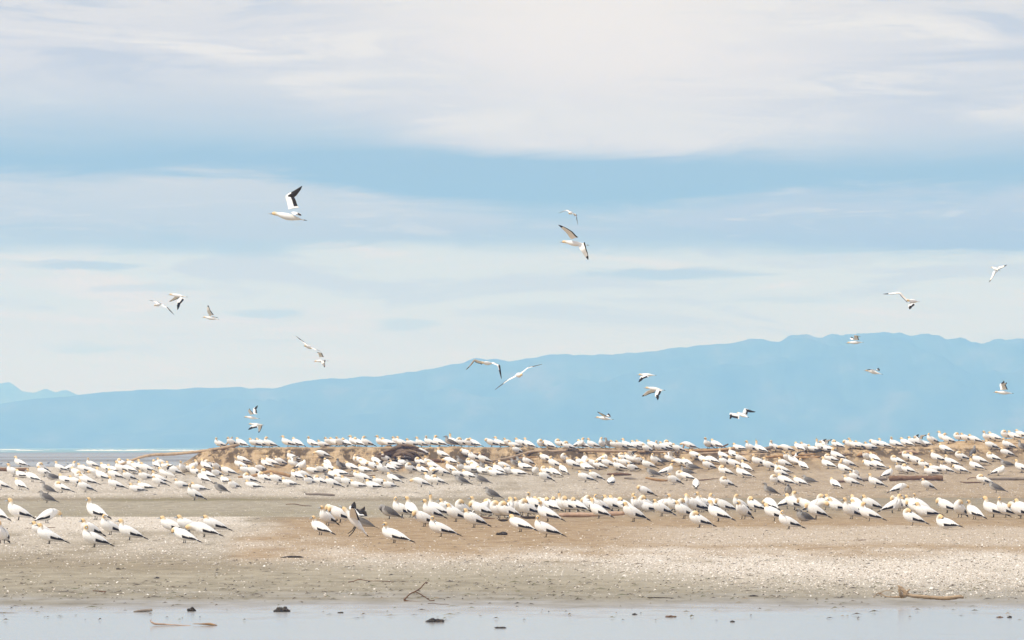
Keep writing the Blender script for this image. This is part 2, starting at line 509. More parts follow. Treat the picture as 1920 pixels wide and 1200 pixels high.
M_HILL, t, b, _ = new_mat('forested_slope')
pos = t.n('ShaderNodeNewGeometry').outputs['Position']
st = t.noise(t.mapping(pos, (0.008, 0.0025, 0.011)), 1.0, 7, 0.68)
t.put(b.inputs['Base Color'], t.ramp(st, [(0.35, (0.015, 0.035, 0.03, 1)), (0.55, (0.05, 0.075, 0.055, 1)), (0.68, (0.12, 0.115, 0.095, 1))]))  # forest tones, with contrast raised to paint in shading of ridges and gullies
b.inputs['Roughness'].default_value = 0.95
b.inputs['Specular IOR Level'].default_value = 0.1

# ------------------------------------------------------------------ terrain height
COLS = [-4000, 318, 402, 900, 1300, 1600, 1920, 2600]
left = [(300, 934), (330, 914), (355, 894), (378, 878), (391, 875), (410, 876.5), (560, 889), (720, 884)]
end_ = [(300, 934), (330, 914), (352, 898), (363, 886), (366.5, 868), (368.3, 846), (371, 840.5), (380, 840), (430, 842), (520, 889), (720, 884)]
midc = [(300, 934), (330, 914), (352, 898), (363, 880), (368, 864), (369.5, 845), (372, 840), (385, 839.5), (440, 842), (560, 880), (720, 884)]
c13 = [(300, 934), (330, 914), (350, 897), (361, 876), (367.5, 858), (370, 847), (373, 842), (385, 841), (440, 843), (560, 870), (720, 884)]
c16 = [(300, 934), (325, 917), (345, 902), (357, 881), (366, 855), (370.5, 842), (374, 836), (385, 834.5), (440, 838), (560, 860), (720, 884)]
c19 = [(300, 934), (325, 917), (343, 905), (356, 874), (368, 840), (375, 824), (385, 821.5), (440, 828), (560, 855), (720, 884)]
PROF = [left, left, end_, midc, c13, c16, c19, c19]
ZT = np.arange(300, 720.01, 0.5)
TAB = []
for pr in PROF:
    zz = np.array([q[0] for q in pr], float)
    hh = CAMH - (np.array([q[1] for q in pr], float) - HOR) * zz / F
    hh[-1] = -0.6
    if pr is left:
        hh[-2] = 0.05
    TAB.append(np.interp(ZT, zz, hh))
TAB = np.array(TAB)


def height(X, Z):
    X = np.asarray(X, float)
    Z = np.asarray(Z, float)
    Zs = np.maximum(Z, 60.0)
    px = 960 + F * X / Zs
    # scalloped bank line
    amt = ss(Z, 340, 362) * ss(Z, 470, 400)
    Zj = Z + amt * ((fbm(X * 0.33, Z * 0.05, 5, 3) - 0.5) * 5.0 + (fbm(X * 1.7, Z * 0.4, 9, 3) - 0.5) * 1.6)
    ci = np.clip(np.interp(px, COLS, np.arange(len(COLS))), 0, len(COLS) - 1.0001)
    i0 = ci.astype(int)
    f = ci - i0
    f = np.where(i0 == 1, ss(f, 0.0, 1.0), f)
    zi = np.clip((Zj - 300) / 0.5, 0, len(ZT) - 1.001)
    z0 = zi.astype(int)
    g = zi - z0
    def tab(i):
        return TAB[i, z0] * (1 - g) + TAB[i, z0 + 1] * g
    h = tab(i0) * (1 - f) + tab(i0 + 1) * f
    h = np.where(Z < 300, h * ss(Z, 285, 300) * 0 + 0.0 + 0 * h, h)
    # shell berm with a crisp rear edge on the left
    be = 1 - ss(px, 520, 760)
    crest = 209 + 3.0 * (fbm(X * 0.09, X * 0 + 3.3, 3, 2) - 0.5)
    h = h + be * 0.10 * ss(Z, 165, 206) * (1 - ss(Z, crest, crest + 3)) - be * 0.07 * ss(Z, crest, crest + 3) * (1 - ss(Z, 245, 285))
    # low swells of sand, none in the wet strip
    und = (fbm(X * 0.11, Z * 0.035, 21, 4) - 0.5) * 0.16 + (fbm(X * 0.7, Z * 0.16, 31, 3) - 0.5) * 0.035
    h = h + und * ss(Z, 112, 165) * (1 - ss(Z, 420, 520))
    rough = (fbm(X * 1.1, Z * 0.9, 41, 4) - 0.5) + 0.6 * (fbm(X * 3.0, Z * 1.4, 43, 3) - 0.5)
    h = h + rough * 0.30 * ss(Z, 345, 360) * (1 - ss(Z, 372, 380))
    return h


def pix(px, py, Z):
    return np.array([(px - 960) * Z / F, Z, CAMH - (py - HOR) * Z / F])


ZR = np.concatenate([np.arange(70, 300, 0.25), np.arange(300, 420, 0.12)])


def ground(px, py):
    """where the sight line through (px, py) meets the beach; sight lines just over the crest land on it"""
    X = (px - 960) / F * ZR
    dh = height(X, ZR) - (CAMH - (py - HOR) * ZR / F)
    hit = np.nonzero(dh >= 0)[0]
    if len(hit):
        k = hit[0]
    else:
        sel = np.nonzero((ZR > 355) & (ZR < 400))[0]
        k = sel[np.argmax(dh[sel])]
    Z = ZR[k]
    x = (px - 960) / F * Z
    return np.array([x, Z, float(height(x, Z))])


# rows and columns of the beach sheet
rows = np.concatenate([np.linspace(-120, 60, 10), 28800 / (np.arange(1262, 934, -0.8) - HOR), np.arange(300, 345, 0.8), np.arange(345, 380, 0.24), np.arange(380, 440, 1.5), np.linspace(442, 720, 50)])
rows = np.unique(np.round(rows, 3))
cols = np.concatenate([np.linspace(-12000, -400, 40), np.arange(-300, 2221, 4.5), np.linspace(2320, 14000, 40)])
Zg, Pg = np.meshgrid(rows, cols, indexing='ij')
Xg = (Pg - 960) / F * np.maximum(Zg, 60)
Hg = height(Xg, Zg)
bm = big_mesh('beach', np.stack([Xg, Zg, Hg], -1).reshape(-1, 3), grid_quads(len(rows), len(cols)))
Yg = np.where(Zg > 60, HOR + (CAMH - Hg) * F / np.maximum(Zg, 60), 1400)       # bearing below the horizon of each point
Fl = np.where(Zg > 60, HOR + CAMH * F / np.maximum(Zg, 60), 1400)              # the same on the flat: distance down the beach


def zones(px, fl, X, Z):
    nz = (fbm(X * 0.13, Z * 0.04, 61, 4) - 0.5)
    nf = (fbm(X * 0.9, Z * 0.12, 71, 3) - 0.5)
    f = fl + nz * 26 + nf * 9
    top = 971 + 30 * ss(px, 400, 620) + 30 * ss(px, 480, 760) + 10 * ss(px, 900, 1700)
    bot = 1034 + 24 * ss(px, 300, 800) + 40 * ss(px, 900, 1800)
    tw = 3 + 14 * ss(px, 380, 520)
    s1 = ss(fl + (nz * 30 + nf * 16) * ss(px, 380, 520), top - tw, top + tw) * (1 - ss(f, bot - 22, bot + 36)) * (0.48 + 1.1 * nf + 0.9 * nz + 0.42 * ss(px, 700, 1500) + 0.85 * (1 - ss(fl, 982, 1004)) * (1 - ss(px, 420, 600)))
    s2 = 0.5 * ss(px, 1050, 1350) * ss(f, 980, 992) * (1 - ss(f, 1018, 1034))
    yb = fl
    s3 = np.where(Z > 290, (1 - 0.75 * ss(px, 700, 1500)) * ss(Z, 296, 312) * (1 - ss(Z, 352, 364)), 0)
    s3 = s3 * (0.7 + 0.8 * (nz + nf))
    s4 = np.where((Z > 290) & (px < 340), 0.75 * ss(Z, 300, 330), 0)
    shell = np.clip(np.maximum(np.maximum(s1, s2), np.maximum(s3, s4)), 0, 1)
    # tan sand of the middle and right, its left lobe running down to the shells
    edge = 1014 - 44 * ss(px, 380, 640) + nz * 30
    tan = ss(f, edge - 22, edge + 14) * (1 - ss(f, 1040, 1062)) * ss(px, 395, 470)
    tan = np.maximum(tan, 0.85 * ss(px, 700, 1100) * ss(fl, 940, 975) * (1 - ss(f, 1030, 1050)))
    tan = np.maximum(tan, np.where(Z > 300, ss(px, 900, 1300) * 0.75, 0))
    tan = np.maximum(tan, np.where(Z > 300, ss(Z, 354, 366) * ss(px, 330, 400), 0))
    bank = np.where(Z > 300, ss(Z, 360, 366) * ss(px, 322, 380), 0) * 0.95
    grey = ss(fl, 936, 942) * (1 - ss(fl, 968, 972)) * (1 - 0.8 * ss(px, 760, 1000)) * (0.85 + 0.9 * nf)
    grey = np.maximum(grey, 0.9 * ss(f, 1056, 1080))
    wet = ss(fl + nz * 16 + nf * 10, 1070, 1178) * 1.3
    green = 0.8 * np.exp(-((fl - 936 + nf * 8) / 3.0) ** 2) * ss(px, 130, 260) * (1 - ss(px, 440, 640))
    green = np.maximum(green, 0.3 * np.exp(-((fl - 960 + nf * 8) / 4.0) ** 2) * (1 - ss(px, 640, 800)))
    return shell, tan, bank, wet, green, grey


zs, zt, zb, zw, zgn, zgr = zones(Pg, Fl, Xg, Zg)
for nm, trio in (('zone', (zs, zt, zb)), ('zone_b', (zw, zgn, zgr))):
    at = bm.attributes.new(nm, 'FLOAT_VECTOR', 'POINT')
    at.data.foreach_set('vector', np.stack(trio, -1).reshape(-1).astype(np.float32))
link('beach', bm, M_BEACH, kind='structure', label='shelly sand spit with a low eroded bank behind')

# sea to the foot of the mountains, mud bars of the tidal flat, breakers
SEA = -0.14
xs = np.linspace(-5600, 5600, 60)
ys = np.concatenate([np.linspace(-900, 500, 10), np.geomspace(560, 18600, 60)])
X2, Y2 = np.meshgrid(xs, ys)
link('sea', big_mesh('sea', np.stack([X2, Y2, X2 * 0 + SEA], -1).reshape(-1, 3), grid_quads(len(ys), len(xs))), M_SEA, kind='structure', label='shallow grey green water of the bay')
dyr = np.arange(43.5, 9.5, -0.35)
Zf = 2.84 * F / dyr
pf = np.linspace(-1500, 2600, 180)
Z2, P2 = np.meshgrid(Zf, pf, indexing='ij')
X2 = (P2 - 960) / F * Z2
hf = SEA - 0.03 + 0.55 * np.clip(fbm(X2 * 0.003, Z2 * 0.016, 81, 4) - 0.45, -0.2, 0.5)
ed = ss(P2, -1500, -1300) * ss(P2, 2600, 2400)
hf = hf * ed + (SEA - 0.2) * (1 - ed)
link('tidal_flat', big_mesh('tidal_flat', np.stack([X2, Z2, hf], -1).reshape(-1, 3), grid_quads(len(Zf), len(pf))), M_FLAT, kind='structure', label='wet mud bars of the tidal flat')
V, Q = [], []
for k, (Zc, hmax, sd, thr) in enumerate([(4300, 1.15, 3, 0.46), (5200, 0.9, 13, 0.52), (3600, 0.45, 23, 0.60)]):
    pxs = np.arange(-1200, 2600, 5.0)
    amp = np.clip((fbm(pxs * 0.011, pxs * 0 + sd, sd, 4) - thr) * 6, 0, 1) * hmax * 0.62 * (0.5 + 0.8 * vnoise(pxs * 0.2, pxs * 0, sd))
    for p, am in zip(pxs, amp):
        Zc2 = Zc + 60 * (float(vnoise(p * 0.01, 0, sd + 5)) - 0.5)
        x = (p - 960) / F * Zc2
        for dzz, hz in ((-14, -0.1), (-3, 0.75), (0, 1.0), (8, 0.5), (22, -0.1)):
            V.append((x, Zc2 + dzz, SEA - 0.06 + am * hz + (0.05 if 0 < hz else 0) * (am > 0)))
    nb = len(V) - len(pxs) * 5
    for i in range(len(pxs) - 1):
        if amp[i] > 0 or amp[i + 1] > 0:
            for j in range(4):
                q = nb + i * 5 + j
                Q.append((q, q + 5, q + 6, q + 1))
link('surf', mesh('surf', V, Q), M_SURF, kind='stuff', label='white line of breakers on the bay')


# ------------------------------------------------------------------ mountains across the bay
def range_mesh(name, prof, D0, D1, D2, seed, x0, x1, step, label):
    pxs = np.arange(x0, x1, step)
    top = np.interp(pxs, [q[0] for q in prof], [q[1] for q in prof])
    top = top + (fbm(pxs * 0.045, pxs * 0 + seed, seed, 5) - 0.5) * (7.0 + 4.0 * ss(pxs, 1350, 1500)) * ss(838 - top, 60, 170)
    hc = (HOR - top) * D1 / F + CAMH
    nv = 26
    V = []
    for i in range(nv * 2 - 1):
        v = i / (nv - 1)
        if v <= 1:
            D = D0 + (D1 - D0) * v
            sh = v ** 0.85
        else:
            D = D1 + (D2 - D1) * (v - 1)
            sh = 1 - (v - 1) ** 1.2
        x = (pxs - 960) / F * D1 + (0 if v <= 1 else 0)
        env = 4 * np.clip(v, 0, 1) * (1 - np.clip(v, 0, 1)) if v <= 1 else 0.4 * (2 - v)
        spur = (np.abs(fbm(x * 0.0022 + v * 0.5, x * 0 + v * 1.3, seed + 7, 4) - 0.5) * -2 + 0.3) * 190
        h = hc * sh + spur * env * np.clip(hc / 200, 0, 1)
        h = np.minimum(h, hc * (D / D1) * 0.985) if v < 1 else h
        if i in (0, nv * 2 - 2):
            h = h * 0 - 1.0
        V.append(np.stack([x, x * 0 + D, h], -1))
    V = np.concatenate(V)
    link(name, big_mesh(name, V, grid_quads(nv * 2 - 1, len(pxs))), M_HILL, kind='structure', label=label)


main = [(-3200, 770), (-1500, 745), (-300, 762), (0, 757), (60, 748), (130, 743), (190, 735.5), (270, 731), (330, 730.5), (370, 727), (450, 727), (465, 731), (510, 730.5), (560, 717), (620, 713.5), (660, 718),
        (700, 710), (760, 697), (850, 690), (900, 679), (960, 675), (1000, 671), (1100, 666), (1150, 664), (1250, 655), (1300, 650.5), (1400, 650), (1440, 642), (1462, 642), (1480, 634), (1520, 627.5),
        (1545, 634), (1560, 629), (1600, 629), (1620, 623), (1660, 628), (1705, 641), (1750, 640), (1800, 635), (1840, 641), (1870, 636), (1920, 632), (2100, 640), (2500, 600), (3200, 640), (4600, 700), (5200, 760)]
range_mesh('mountain', main, 11600, 12800, 14200, 3, -3200, 5200, 5, 'long forested mountain range fading to blue across the bay')
farp = [(-2500, 760), (-400, 745), (-100, 735), (0, 727), (15, 725), (40, 741), (62, 743), (82, 737), (102, 743), (121, 738), (145, 748), (260, 765), (900, 775), (1400, 790)]
range_mesh('mountain', farp, 16300, 17000, 18000, 31, -2500, 1400, 6, 'distant pale peaks behind the low end of the range')

# haze over the whole bay
M_HAZE = bpy.data.materials.new('haze')
M_HAZE.use_nodes = True
t = NT(M_HAZE.node_tree)
pv = t.n('ShaderNodeVolumePrincipled')
pv.inputs['Color'].default_value = (0.22, 0.47, 1.0, 1)
pv.inputs['Density'].default_value = 1.95e-4
pv.inputs['Absorption Color'].default_value = (1, 1, 1, 1)
t.put(t.n('ShaderNodeOutputMaterial').inputs['Volume'], pv.outputs[0])
hx, hy0, hy1, hz0, hz1 = 6000, -1000, 19200, -1.8, 300
hv = [(x, y, z) for z in (hz0, hz1) for x, y in ((-hx, hy0), (hx, hy0), (hx, hy1), (-hx, hy1))]
hq = [(3, 2, 1, 0), (4, 5, 6, 7), (0, 1, 5, 4), (1, 2, 6, 5), (2, 3, 7, 6), (3, 0, 4, 7)]
link('haze', mesh('haze', hv, hq, smooth=False), M_HAZE, kind='stuff', label='thin blue sea haze over the bay')

# ------------------------------------------------------------------ shells and drift litter (nobody could count these)
rng = np.random.default_rng(5)


def scatter_points(n, x0, x1, y0, y1, keep):
    P = rng.uniform(x0, x1, n)
    Y = rng.uniform(y0, y1, n)
    Z = 28800 / (Y - HOR)
    return P, Y, Z, keep(P, Y, (P - 960) / F * Z, Z)


def shell_mesh(X, Z, size):
    n = len(X)
    H = height(X, Z)
    ang = rng.uniform(0, 6.283, n)
    tx, ty = rng.normal(0, 0.35, n), rng.normal(0, 0.35, n)
    hh = size * rng.uniform(0.15, 0.36, n)
    V = np.zeros((n, 6, 3))
    for k in range(5):
        a = ang + k * 1.2566
        r = size * 0.5 * (1 if k % 2 else 0.85)
        lx, ly = r * np.cos(a), r * np.sin(a) * 0.8
        V[:, k] = np.stack([X + lx, Z + ly, H + 0.004 + lx * tx + ly * ty], -1)
    V[:, 5] = np.stack([X, Z, H + 0.004 + hh], -1)
    base = np.arange(n)[:, None] * 6
    T = np.concatenate([base + np.array([k, (k + 1) % 5, 5]) for k in range(5)])
    return big_mesh('shell_litter', V.reshape(-1, 3), T, smooth=True)


P, Y, Z, _k = scatter_points(190000, -200, 2120, 966, 1120, lambda *a: None)
X = (P - 960) / F * Z
sh = zones(P, Y, X, Z)[0]
keep = rng.uniform(0, 1, len(P)) < sh ** 1.3 * 0.75 + 0.022
xa, za = X[keep], Z[keep]
sa = rng.gamma(2.2, 0.0085, len(xa)) + 0.011
P = rng.uniform(-150, 2070, 60000)
Z = rng.uniform(298, 362, 60000)
X = (P - 960) / F * Z
sh = zones(P, HOR + 28800 / Z, X, Z)[0]
keep = rng.uniform(0, 1, len(P)) < sh * 0.75 + 0.04
xb, zb_ = X[keep], Z[keep]
sb = rng.gamma(3.0, 0.010, len(xb)) + 0.018
P = rng.uniform(-150, 2070, 24000)
Yq = rng.uniform(936, 1060, 24000)
zc = 28800 / (Yq - HOR)
xc = (P - 960) / F * zc
keep = rng.uniform(0, 1, len(P)) < np.where((Yq < 971) & (P < 1000), 0.65, 0.20)
xa, za, sa = np.concatenate([xa, xb, xc[keep]]), np.concatenate([za, zb_, zc[keep]]), np.concatenate([sa, sb, sa[:int(keep.sum())]])
link('shell_litter', shell_mesh(xa, za, sa), M_SHELL, kind='stuff', label='broken white cockle shells strewn over the sand')

V, Q = [], []
def add_chip(x, z, l, wd, ang, hh):
    h0 = float(height(x, z))
    ca, sa_ = math.cos(ang), math.sin(ang)
    b0 = len(V)
    for lx, ly, lz in ((-l, 0, 0), (-l * 0.3, wd, hh), (l * 0.5, wd * 0.6, hh * 0.8), (l, 0, hh * 0.3), (l * 0.4, -wd, hh * 0.7), (-l * 0.4, -wd, hh * 0.6), (0, 0, hh * 1.5)):
        V.append((x + lx * ca - ly * sa_, z + lx * sa_ + ly * ca, h0 + lz + 0.003))
    for k in range(6):
        Q.append((b0 + k, b0 + (k + 1) % 6, b0 + 6))


for k in range(2300):
    py = rnd.choice([rnd.uniform(1050, 1140), rnd.uniform(1085, 1125), rnd.uniform(975, 1060), rnd.uniform(1120, 1165)])
    if py > 1125 and rnd.random() < 0.75:
        continue
    px = rnd.uniform(-100, 2020)
    z = 28800 / (py - HOR)
    l = rnd.choice([0.02, 0.03, 0.04, 0.05, 0.07, 0.12]) * rnd.uniform(0.6, 1.3)
    add_chip((px - 960) / F * z, z, l, 0.012 + l * 0.12, rnd.gauss(0, 0.35), 0.008 + 0.02 * rnd.random())
for k in range(420):
    z = rnd.uniform(300, 366)
    px = rnd.uniform(-50, 1980)
    l = rnd.uniform(0.05, 0.28)
    add_chip((px - 960) / F * z, z, l, 0.02 + l * 0.1, rnd.gauss(0, 0.5), 0.01 + 0.03 * rnd.random())
link('drift_litter', mesh('drift_litter', V, Q), M_DEBRIS, kind='stuff', label='small dark twigs and weed scraps on the sand')

# ------------------------------------------------------------------ driftwood
LM = []   # landmarks (phrase, px, py) for describing the birds


def tube_px(pts, Z, seg=10, up=3, wob=0.06, depth=None, sd=0):
    """pts: (px, py, radius px) at distance Z (+ optional per-point depth shift)"""
    r = random.Random(sd)
    rowsP = []
    for i, q in enumerate(pts):
        dzz = (depth[i] if depth else 0) + 0.0
        p = pix(q[0], q[1], Z + dzz)
        rad = q[2] * Z / F
        rowsP.append((p[0], p[1], p[2], rad, rad))
    V, Fc, n = loft(rowsP, seg, up, side=(0, 1, 0.01), wob=wob, rng=r)
    return V, Fc


def timber(name, cat, label, pts, mat, ground_at=None, branches=(), depth=None, group=None, sd=1, seg=10, part='branch'):
    """a piece of driftwood lying where the photograph shows it; branches become parts"""
    if ground_at is None:
        q = max(pts, key=lambda a: a[1] + a[2])
        ground_at = (q[0], q[1] + q[2] * 0.8)
    g = ground(*ground_at)
    Z = g[1]
    V, Fc = tube_px(pts, Z, seg, 4, 0.15, depth, sd)
    o0 = np.array(V).mean(0)
    o0[2] = np.array(V)[:, 2].min()
    ob = link(name, mesh(name, [v - o0 for v in V], Fc), mat, loc=o0, label=label, category=cat, group=group)
    for k, (bp, bd) in enumerate(branches):
        V, Fc = tube_px(bp, Z, 8, 3, 0.1, bd, sd + k + 3)
        link(part, mesh(part, [v - o0 for v in V], Fc), mat, parent=ob)
    return ob


timber('driftwood_branch', 'driftwood', 'long bleached branch arching from the shell flat up onto the bank end',
       [(196, 886, 1.6), (214, 876, 2.2), (240, 866, 2.4), (262, 858, 2.6), (285, 853, 2.8), (320, 851.5, 2.8), (352, 849, 2.8), (380, 846, 3.0), (410, 841.5, 3.4), (432, 837.5, 3.6), (446, 834.5, 3.0)],
       W_PALE, (420, 842), [([(424, 834, 1.4), (430, 826, 1.7), (436, 819.5, 1.2)], None)], depth=[6, 5, 4, 3, 2, 1.5, 1, 0, -0.4, -0.4, 0])
LM.append(('long arching branch', 290, 853))
timber('driftwood_pole', 'driftwood', 'thin dark pole leaning against the cut end of the bank', [(361, 879, 1.2), (376, 867, 1.4), (394, 854, 1.3)], W_BROWN, (361, 880), depth=[0, 1.2, 2.6])
timber('driftwood_log', 'driftwood', 'dark red brown log behind birds at the left edge of the shell flat', [(-14, 880, 3.2), (8, 880, 3.6), (28, 881, 3.4), (48, 880, 3.4), (54, 879, 2.2)], W_RED, (20, 886))
LM.append(('dark red brown log', 22, 881))
timber('driftwood_log', 'driftwood', 'pale orange forked log lying at the foot of the bank', [(446, 894.5, 1.6), (470, 893, 2.4), (488, 889, 3.2), (506, 884.5, 3.4), (524, 887.5, 3.2), (545, 892.5, 3.0)], W_TAN, (545, 897),
       [([(484, 893, 1.6), (505, 893, 1.9), (528, 893.5, 1.4)], None)])
LM.append(('pale orange forked log', 505, 889))
timber('driftwood_log', 'driftwood', 'slim grey log alone on the shells below the bank', [(572, 925.5, 1.2), (580, 926.5, 2.1), (600, 926.5, 2.4), (622, 928, 2.2), (628, 928.5, 1.6)], W_GREY, (600, 930))
LM.append(('slim grey log', 600, 927))
timber('driftwood_stick', 'driftwood', 'thin dark curved stick on the grey sand between the flocks', [(536, 945.5, 0.7), (552, 945, 0.8), (566, 947.5, 0.7), (584, 948.8, 0.6)], W_BROWN)
timber('driftwood_stick', 'driftwood', 'thin straight twig on the shells beside the hunched birds at left', [(46, 990.5, 0.6), (72, 990, 0.7), (104, 988.8, 0.5)], W_BROWN)
# root plate in the bank
g = ground(745, 872)
rb = []
for pts in ([(700, 857, 1.6), (722, 850, 3.6), (748, 846, 4.2), (772, 852, 3.6), (782, 864, 2.2)],
            [(714, 850, 2), (735, 842, 3.6), (760, 838, 4.0), (778, 842, 3.4), (796, 848, 1.8)],
            [(728, 862, 1.6), (742, 853, 3.4), (760, 850, 3.8), (775, 858, 3.2), (780, 870, 1.6)],
            [(736, 868, 1.6), (746, 861, 2.8), (766, 860, 3.0), (784, 866, 1.6)],
            [(740, 838, 1.4), (752, 834.5, 2.6), (770, 836, 2.4), (786, 840, 1.2)],
            [(698, 859, 1), (716, 855, 2.0), (738, 857, 2.4), (756, 866, 1.8), (764, 873, 1.2)],
            [(762, 846, 2), (776, 849, 2.6), (787, 858, 2.2), (792, 867, 1.2)]):
    rb.append((pts, [rnd.uniform(-0.5, 0.6) for _ in pts]))
timber('root_stump', 'driftwood', 'dark twisted root stump jutting out of the bank face', [(706, 853, 2.4), (726, 849, 4.6), (750, 848, 6.5), (770, 850, 5.6), (784, 856, 3)], W_ROOT, (752, 870), rb, part='root')
LM.append(('twisted root stump', 745, 852))
timber('driftwood_log', 'driftwood', 'short dark log end beneath the twisted root stump', [(738, 863.5, 1.8), (750, 863, 2.4), (764, 862, 2.0)], W_BROWN, (750, 866))
timber('driftwood_log', 'driftwood', 'dark brown broken log on the slope beside the root stump', [(798, 862, 1.6), (806, 863.5, 3.0), (820, 864, 3.2), (834, 866, 1.8), (848, 866, 1.0)], W_BROWN, (818, 868))
LM.append(('dark brown broken log', 820, 864))
timber('driftwood_log', 'driftwood', 'orange log stub among birds under the bank', [(630, 885.5, 2.2), (640, 886, 2.8), (652, 886, 2.4)], W_TAN, (640, 890))
LM.append(('orange log stub', 640, 886))
timber('driftwood_log', 'driftwood', 'thin dark pole lying under the birds at the bank foot', [(640, 892, 0.9), (662, 892.5, 1.2), (704, 891, 0.9)], W_BROWN, (662, 894))
timber('driftwood_log', 'driftwood', 'long bleached trunk lying along the lip of the bank', [(908, 865, 1.6), (930, 863, 2.4), (955, 859, 2.8), (978, 852, 2.8), (1002, 846.5, 2.8), (1040, 846, 2.6), (1085, 845, 2.6), (1130, 845.5, 2.6), (1180, 846.5, 2.6), (1230, 847.5, 2.4), (1272, 848, 1.8)], W_PALE, (1002, 850),
       [([(962, 857, 1.6), (985, 855, 2.0), (1010, 853.5, 1.6), (1024, 850, 1.0)], None)], depth=[-3.5, -3, -2, -0.8, 0, 0, 0, 0, 0, 0, 0])
LM.append(('long bleached trunk', 1085, 846))
timber('driftwood_log', 'driftwood', 'second bleached pole sloping down from the long trunk', [(952, 862, 1.2), (968, 860, 1.9), (990, 858, 1.9), (1008, 857, 1.0)], W_TAN, (975, 864))
timber('driftwood_log', 'driftwood', 'cracked brown log half buried in the sand slope', [(1138, 889, 1.2), (1148, 889.5, 2.8), (1162, 889, 3.0), (1176, 889.5, 2.4), (1184, 890, 1.2)], W_BROWN, (1160, 893))
LM.append(('cracked brown log', 1160, 889))
timber('driftwood_log', 'driftwood', 'grey weathered log tapering over the sand slope', [(1170, 896, 1.6), (1180, 896.5, 2.4), (1198, 900, 1.8), (1216, 904.5, 0.9)], W_GREY, (1180, 899))
timber('driftwood_log', 'driftwood', 'smooth pale brown log under a white bird on the slope', [(1210, 896, 1.4), (1222, 898, 2.4), (1238, 900.5, 2.6), (1252, 901, 1.4)], W_TAN, (1238, 904))
LM.append(('smooth pale brown log', 1232, 899))
timber('driftwood_log', 'driftwood', 'pinkish log lying behind the front flock on bare sand', [(1048, 965, 2.2), (1058, 965.5, 4.2), (1082, 965.5, 4.6), (1110, 965, 4.2), (1140, 963.5, 4.2), (1165, 962.5, 3.6), (1176, 962.5, 2)], W_PINK, (1090, 970))
LM.append(('pinkish log', 1110, 965))
timber('driftwood_log', 'driftwood', 'short dark brown log under the front flock', [(976, 968, 1.4), (984, 970, 2.4), (1000, 970.5, 2.4), (1010, 969.5, 1.4)], W_DARK, (990, 973))
timber('driftwood_log', 'driftwood', 'dark chunk of wood on sand behind two yellow headed birds', [(934, 974, 1.2), (940, 975.5, 2.2), (948, 975.5, 2.2), (953, 974.5, 1)], W_DARK, (942, 978))
timber('driftwood_stick', 'driftwood', 'dark splintered stick left of the dark wood chunk', [(900, 968, 0.9), (912, 971, 1.6), (928, 973, 1.2)], W_BROWN, (912, 973))
# driftwood heap on the lip at right of centre
timber('driftwood_log', 'driftwood', 'orange brown log on top of the bank with a broken upright end', [(1284, 846, 1.6), (1296, 845.5, 2.6), (1320, 845.5, 2.8), (1345, 844, 3.0), (1368, 842, 3.2), (1381, 839.5, 2.0)], W_TAN, (1320, 848.5),
       [([(1280, 842, 1.2), (1282, 836, 1.6), (1281, 832, 0.8)], None)])
LM.append(('orange brown log', 1335, 844))
timber('driftwood_stick', 'driftwood', 'forked stick standing up against the mountain on the bank top', [(1352, 839, 1.2), (1358, 836, 1.5), (1366, 832.5, 1.0)], W_BROWN, (1352, 843), [([(1346, 836.5, 0.8), (1354, 837.5, 1.0), (1364, 834.5, 0.7)], None)])
timber('driftwood_log', 'driftwood', 'thick dark weathered log between birds on the bank top', [(1428, 846, 2.2), (1436, 842, 3.2), (1446, 839, 3.2), (1450, 837.5, 1.6)], W_GREY, (1432, 849))
LM.append(('thick dark weathered log', 1440, 842))
timber('driftwood_log', 'driftwood', 'pale cracked log below the orange brown log', [(1296, 851.5, 1.4), (1316, 850.5, 2.0), (1350, 849.5, 2.2), (1390, 851, 2.2), (1420, 851.5, 2.0), (1450, 850, 1.2)], W_PALE, (1390, 854))
timber('driftwood_log', 'driftwood', 'gnarled tan log hanging from the bank lip over bare slope', [(1430, 858, 1.2), (1446, 856.5, 2.2), (1470, 855.5, 2.8), (1495, 857.5, 3.0), (1520, 858.5, 2.8), (1538, 856, 1.6)], W_TAN, (1495, 861.5),
       [([(1462, 853, 1.0), (1480, 852, 1.6), (1505, 853, 1.8), (1530, 851, 1.2)], None)])
LM.append(('gnarled tan log', 1488, 857))
timber('driftwood_log', 'driftwood', 'dark slab of root wood under the overhanging bank lip', [(1545, 856, 1.4), (1560, 854, 2.6), (1580, 853, 2.6), (1600, 852, 1.2)], W_ROOT, (1570, 857))
timber('driftwood_plank', 'plank', 'dark plank with a white bird at its end on the shell flat', [(1560, 903, 1.8), (1566, 903, 2.2), (1584, 902.5, 2.2), (1588, 902.5, 1.8)], W_BROWN, (1570, 905.5))
LM.append(('dark plank', 1574, 903))
timber('driftwood_log', 'driftwood', 'thick red brown log lying straight on the slope foot', [(1667, 896.8, 4.05), (1672, 896.8, 5.10), (1690, 896.6, 4.75), (1720, 896.4, 4.58), (1748, 896.6, 4.75), (1764, 896.4, 5.28), (1768, 896.2, 4.75)], W_RED, (1715, 902.5), seg=14)
LM.append(('thick red brown log', 1718, 897))
timber('driftwood_log', 'driftwood', 'rough grey log against the end of the thick red brown log', [(1612, 899, 1.4), (1624, 898.5, 3.4), (1640, 898, 4.0), (1654, 898, 3.8), (1664, 898.5, 2)], W_GREY, (1640, 902.5))
LM.append(('rough grey log', 1640, 898))
timber('driftwood_log', 'driftwood', 'pale flat slab of wood on the upper slope', [(1685, 850, 1.4), (1694, 848.5, 3.0), (1708, 847.5, 3.4), (1718, 849, 2.0), (1722, 850, 1)], W_PINK, (1700, 852.5))
LM.append(('pale flat slab', 1703, 848))
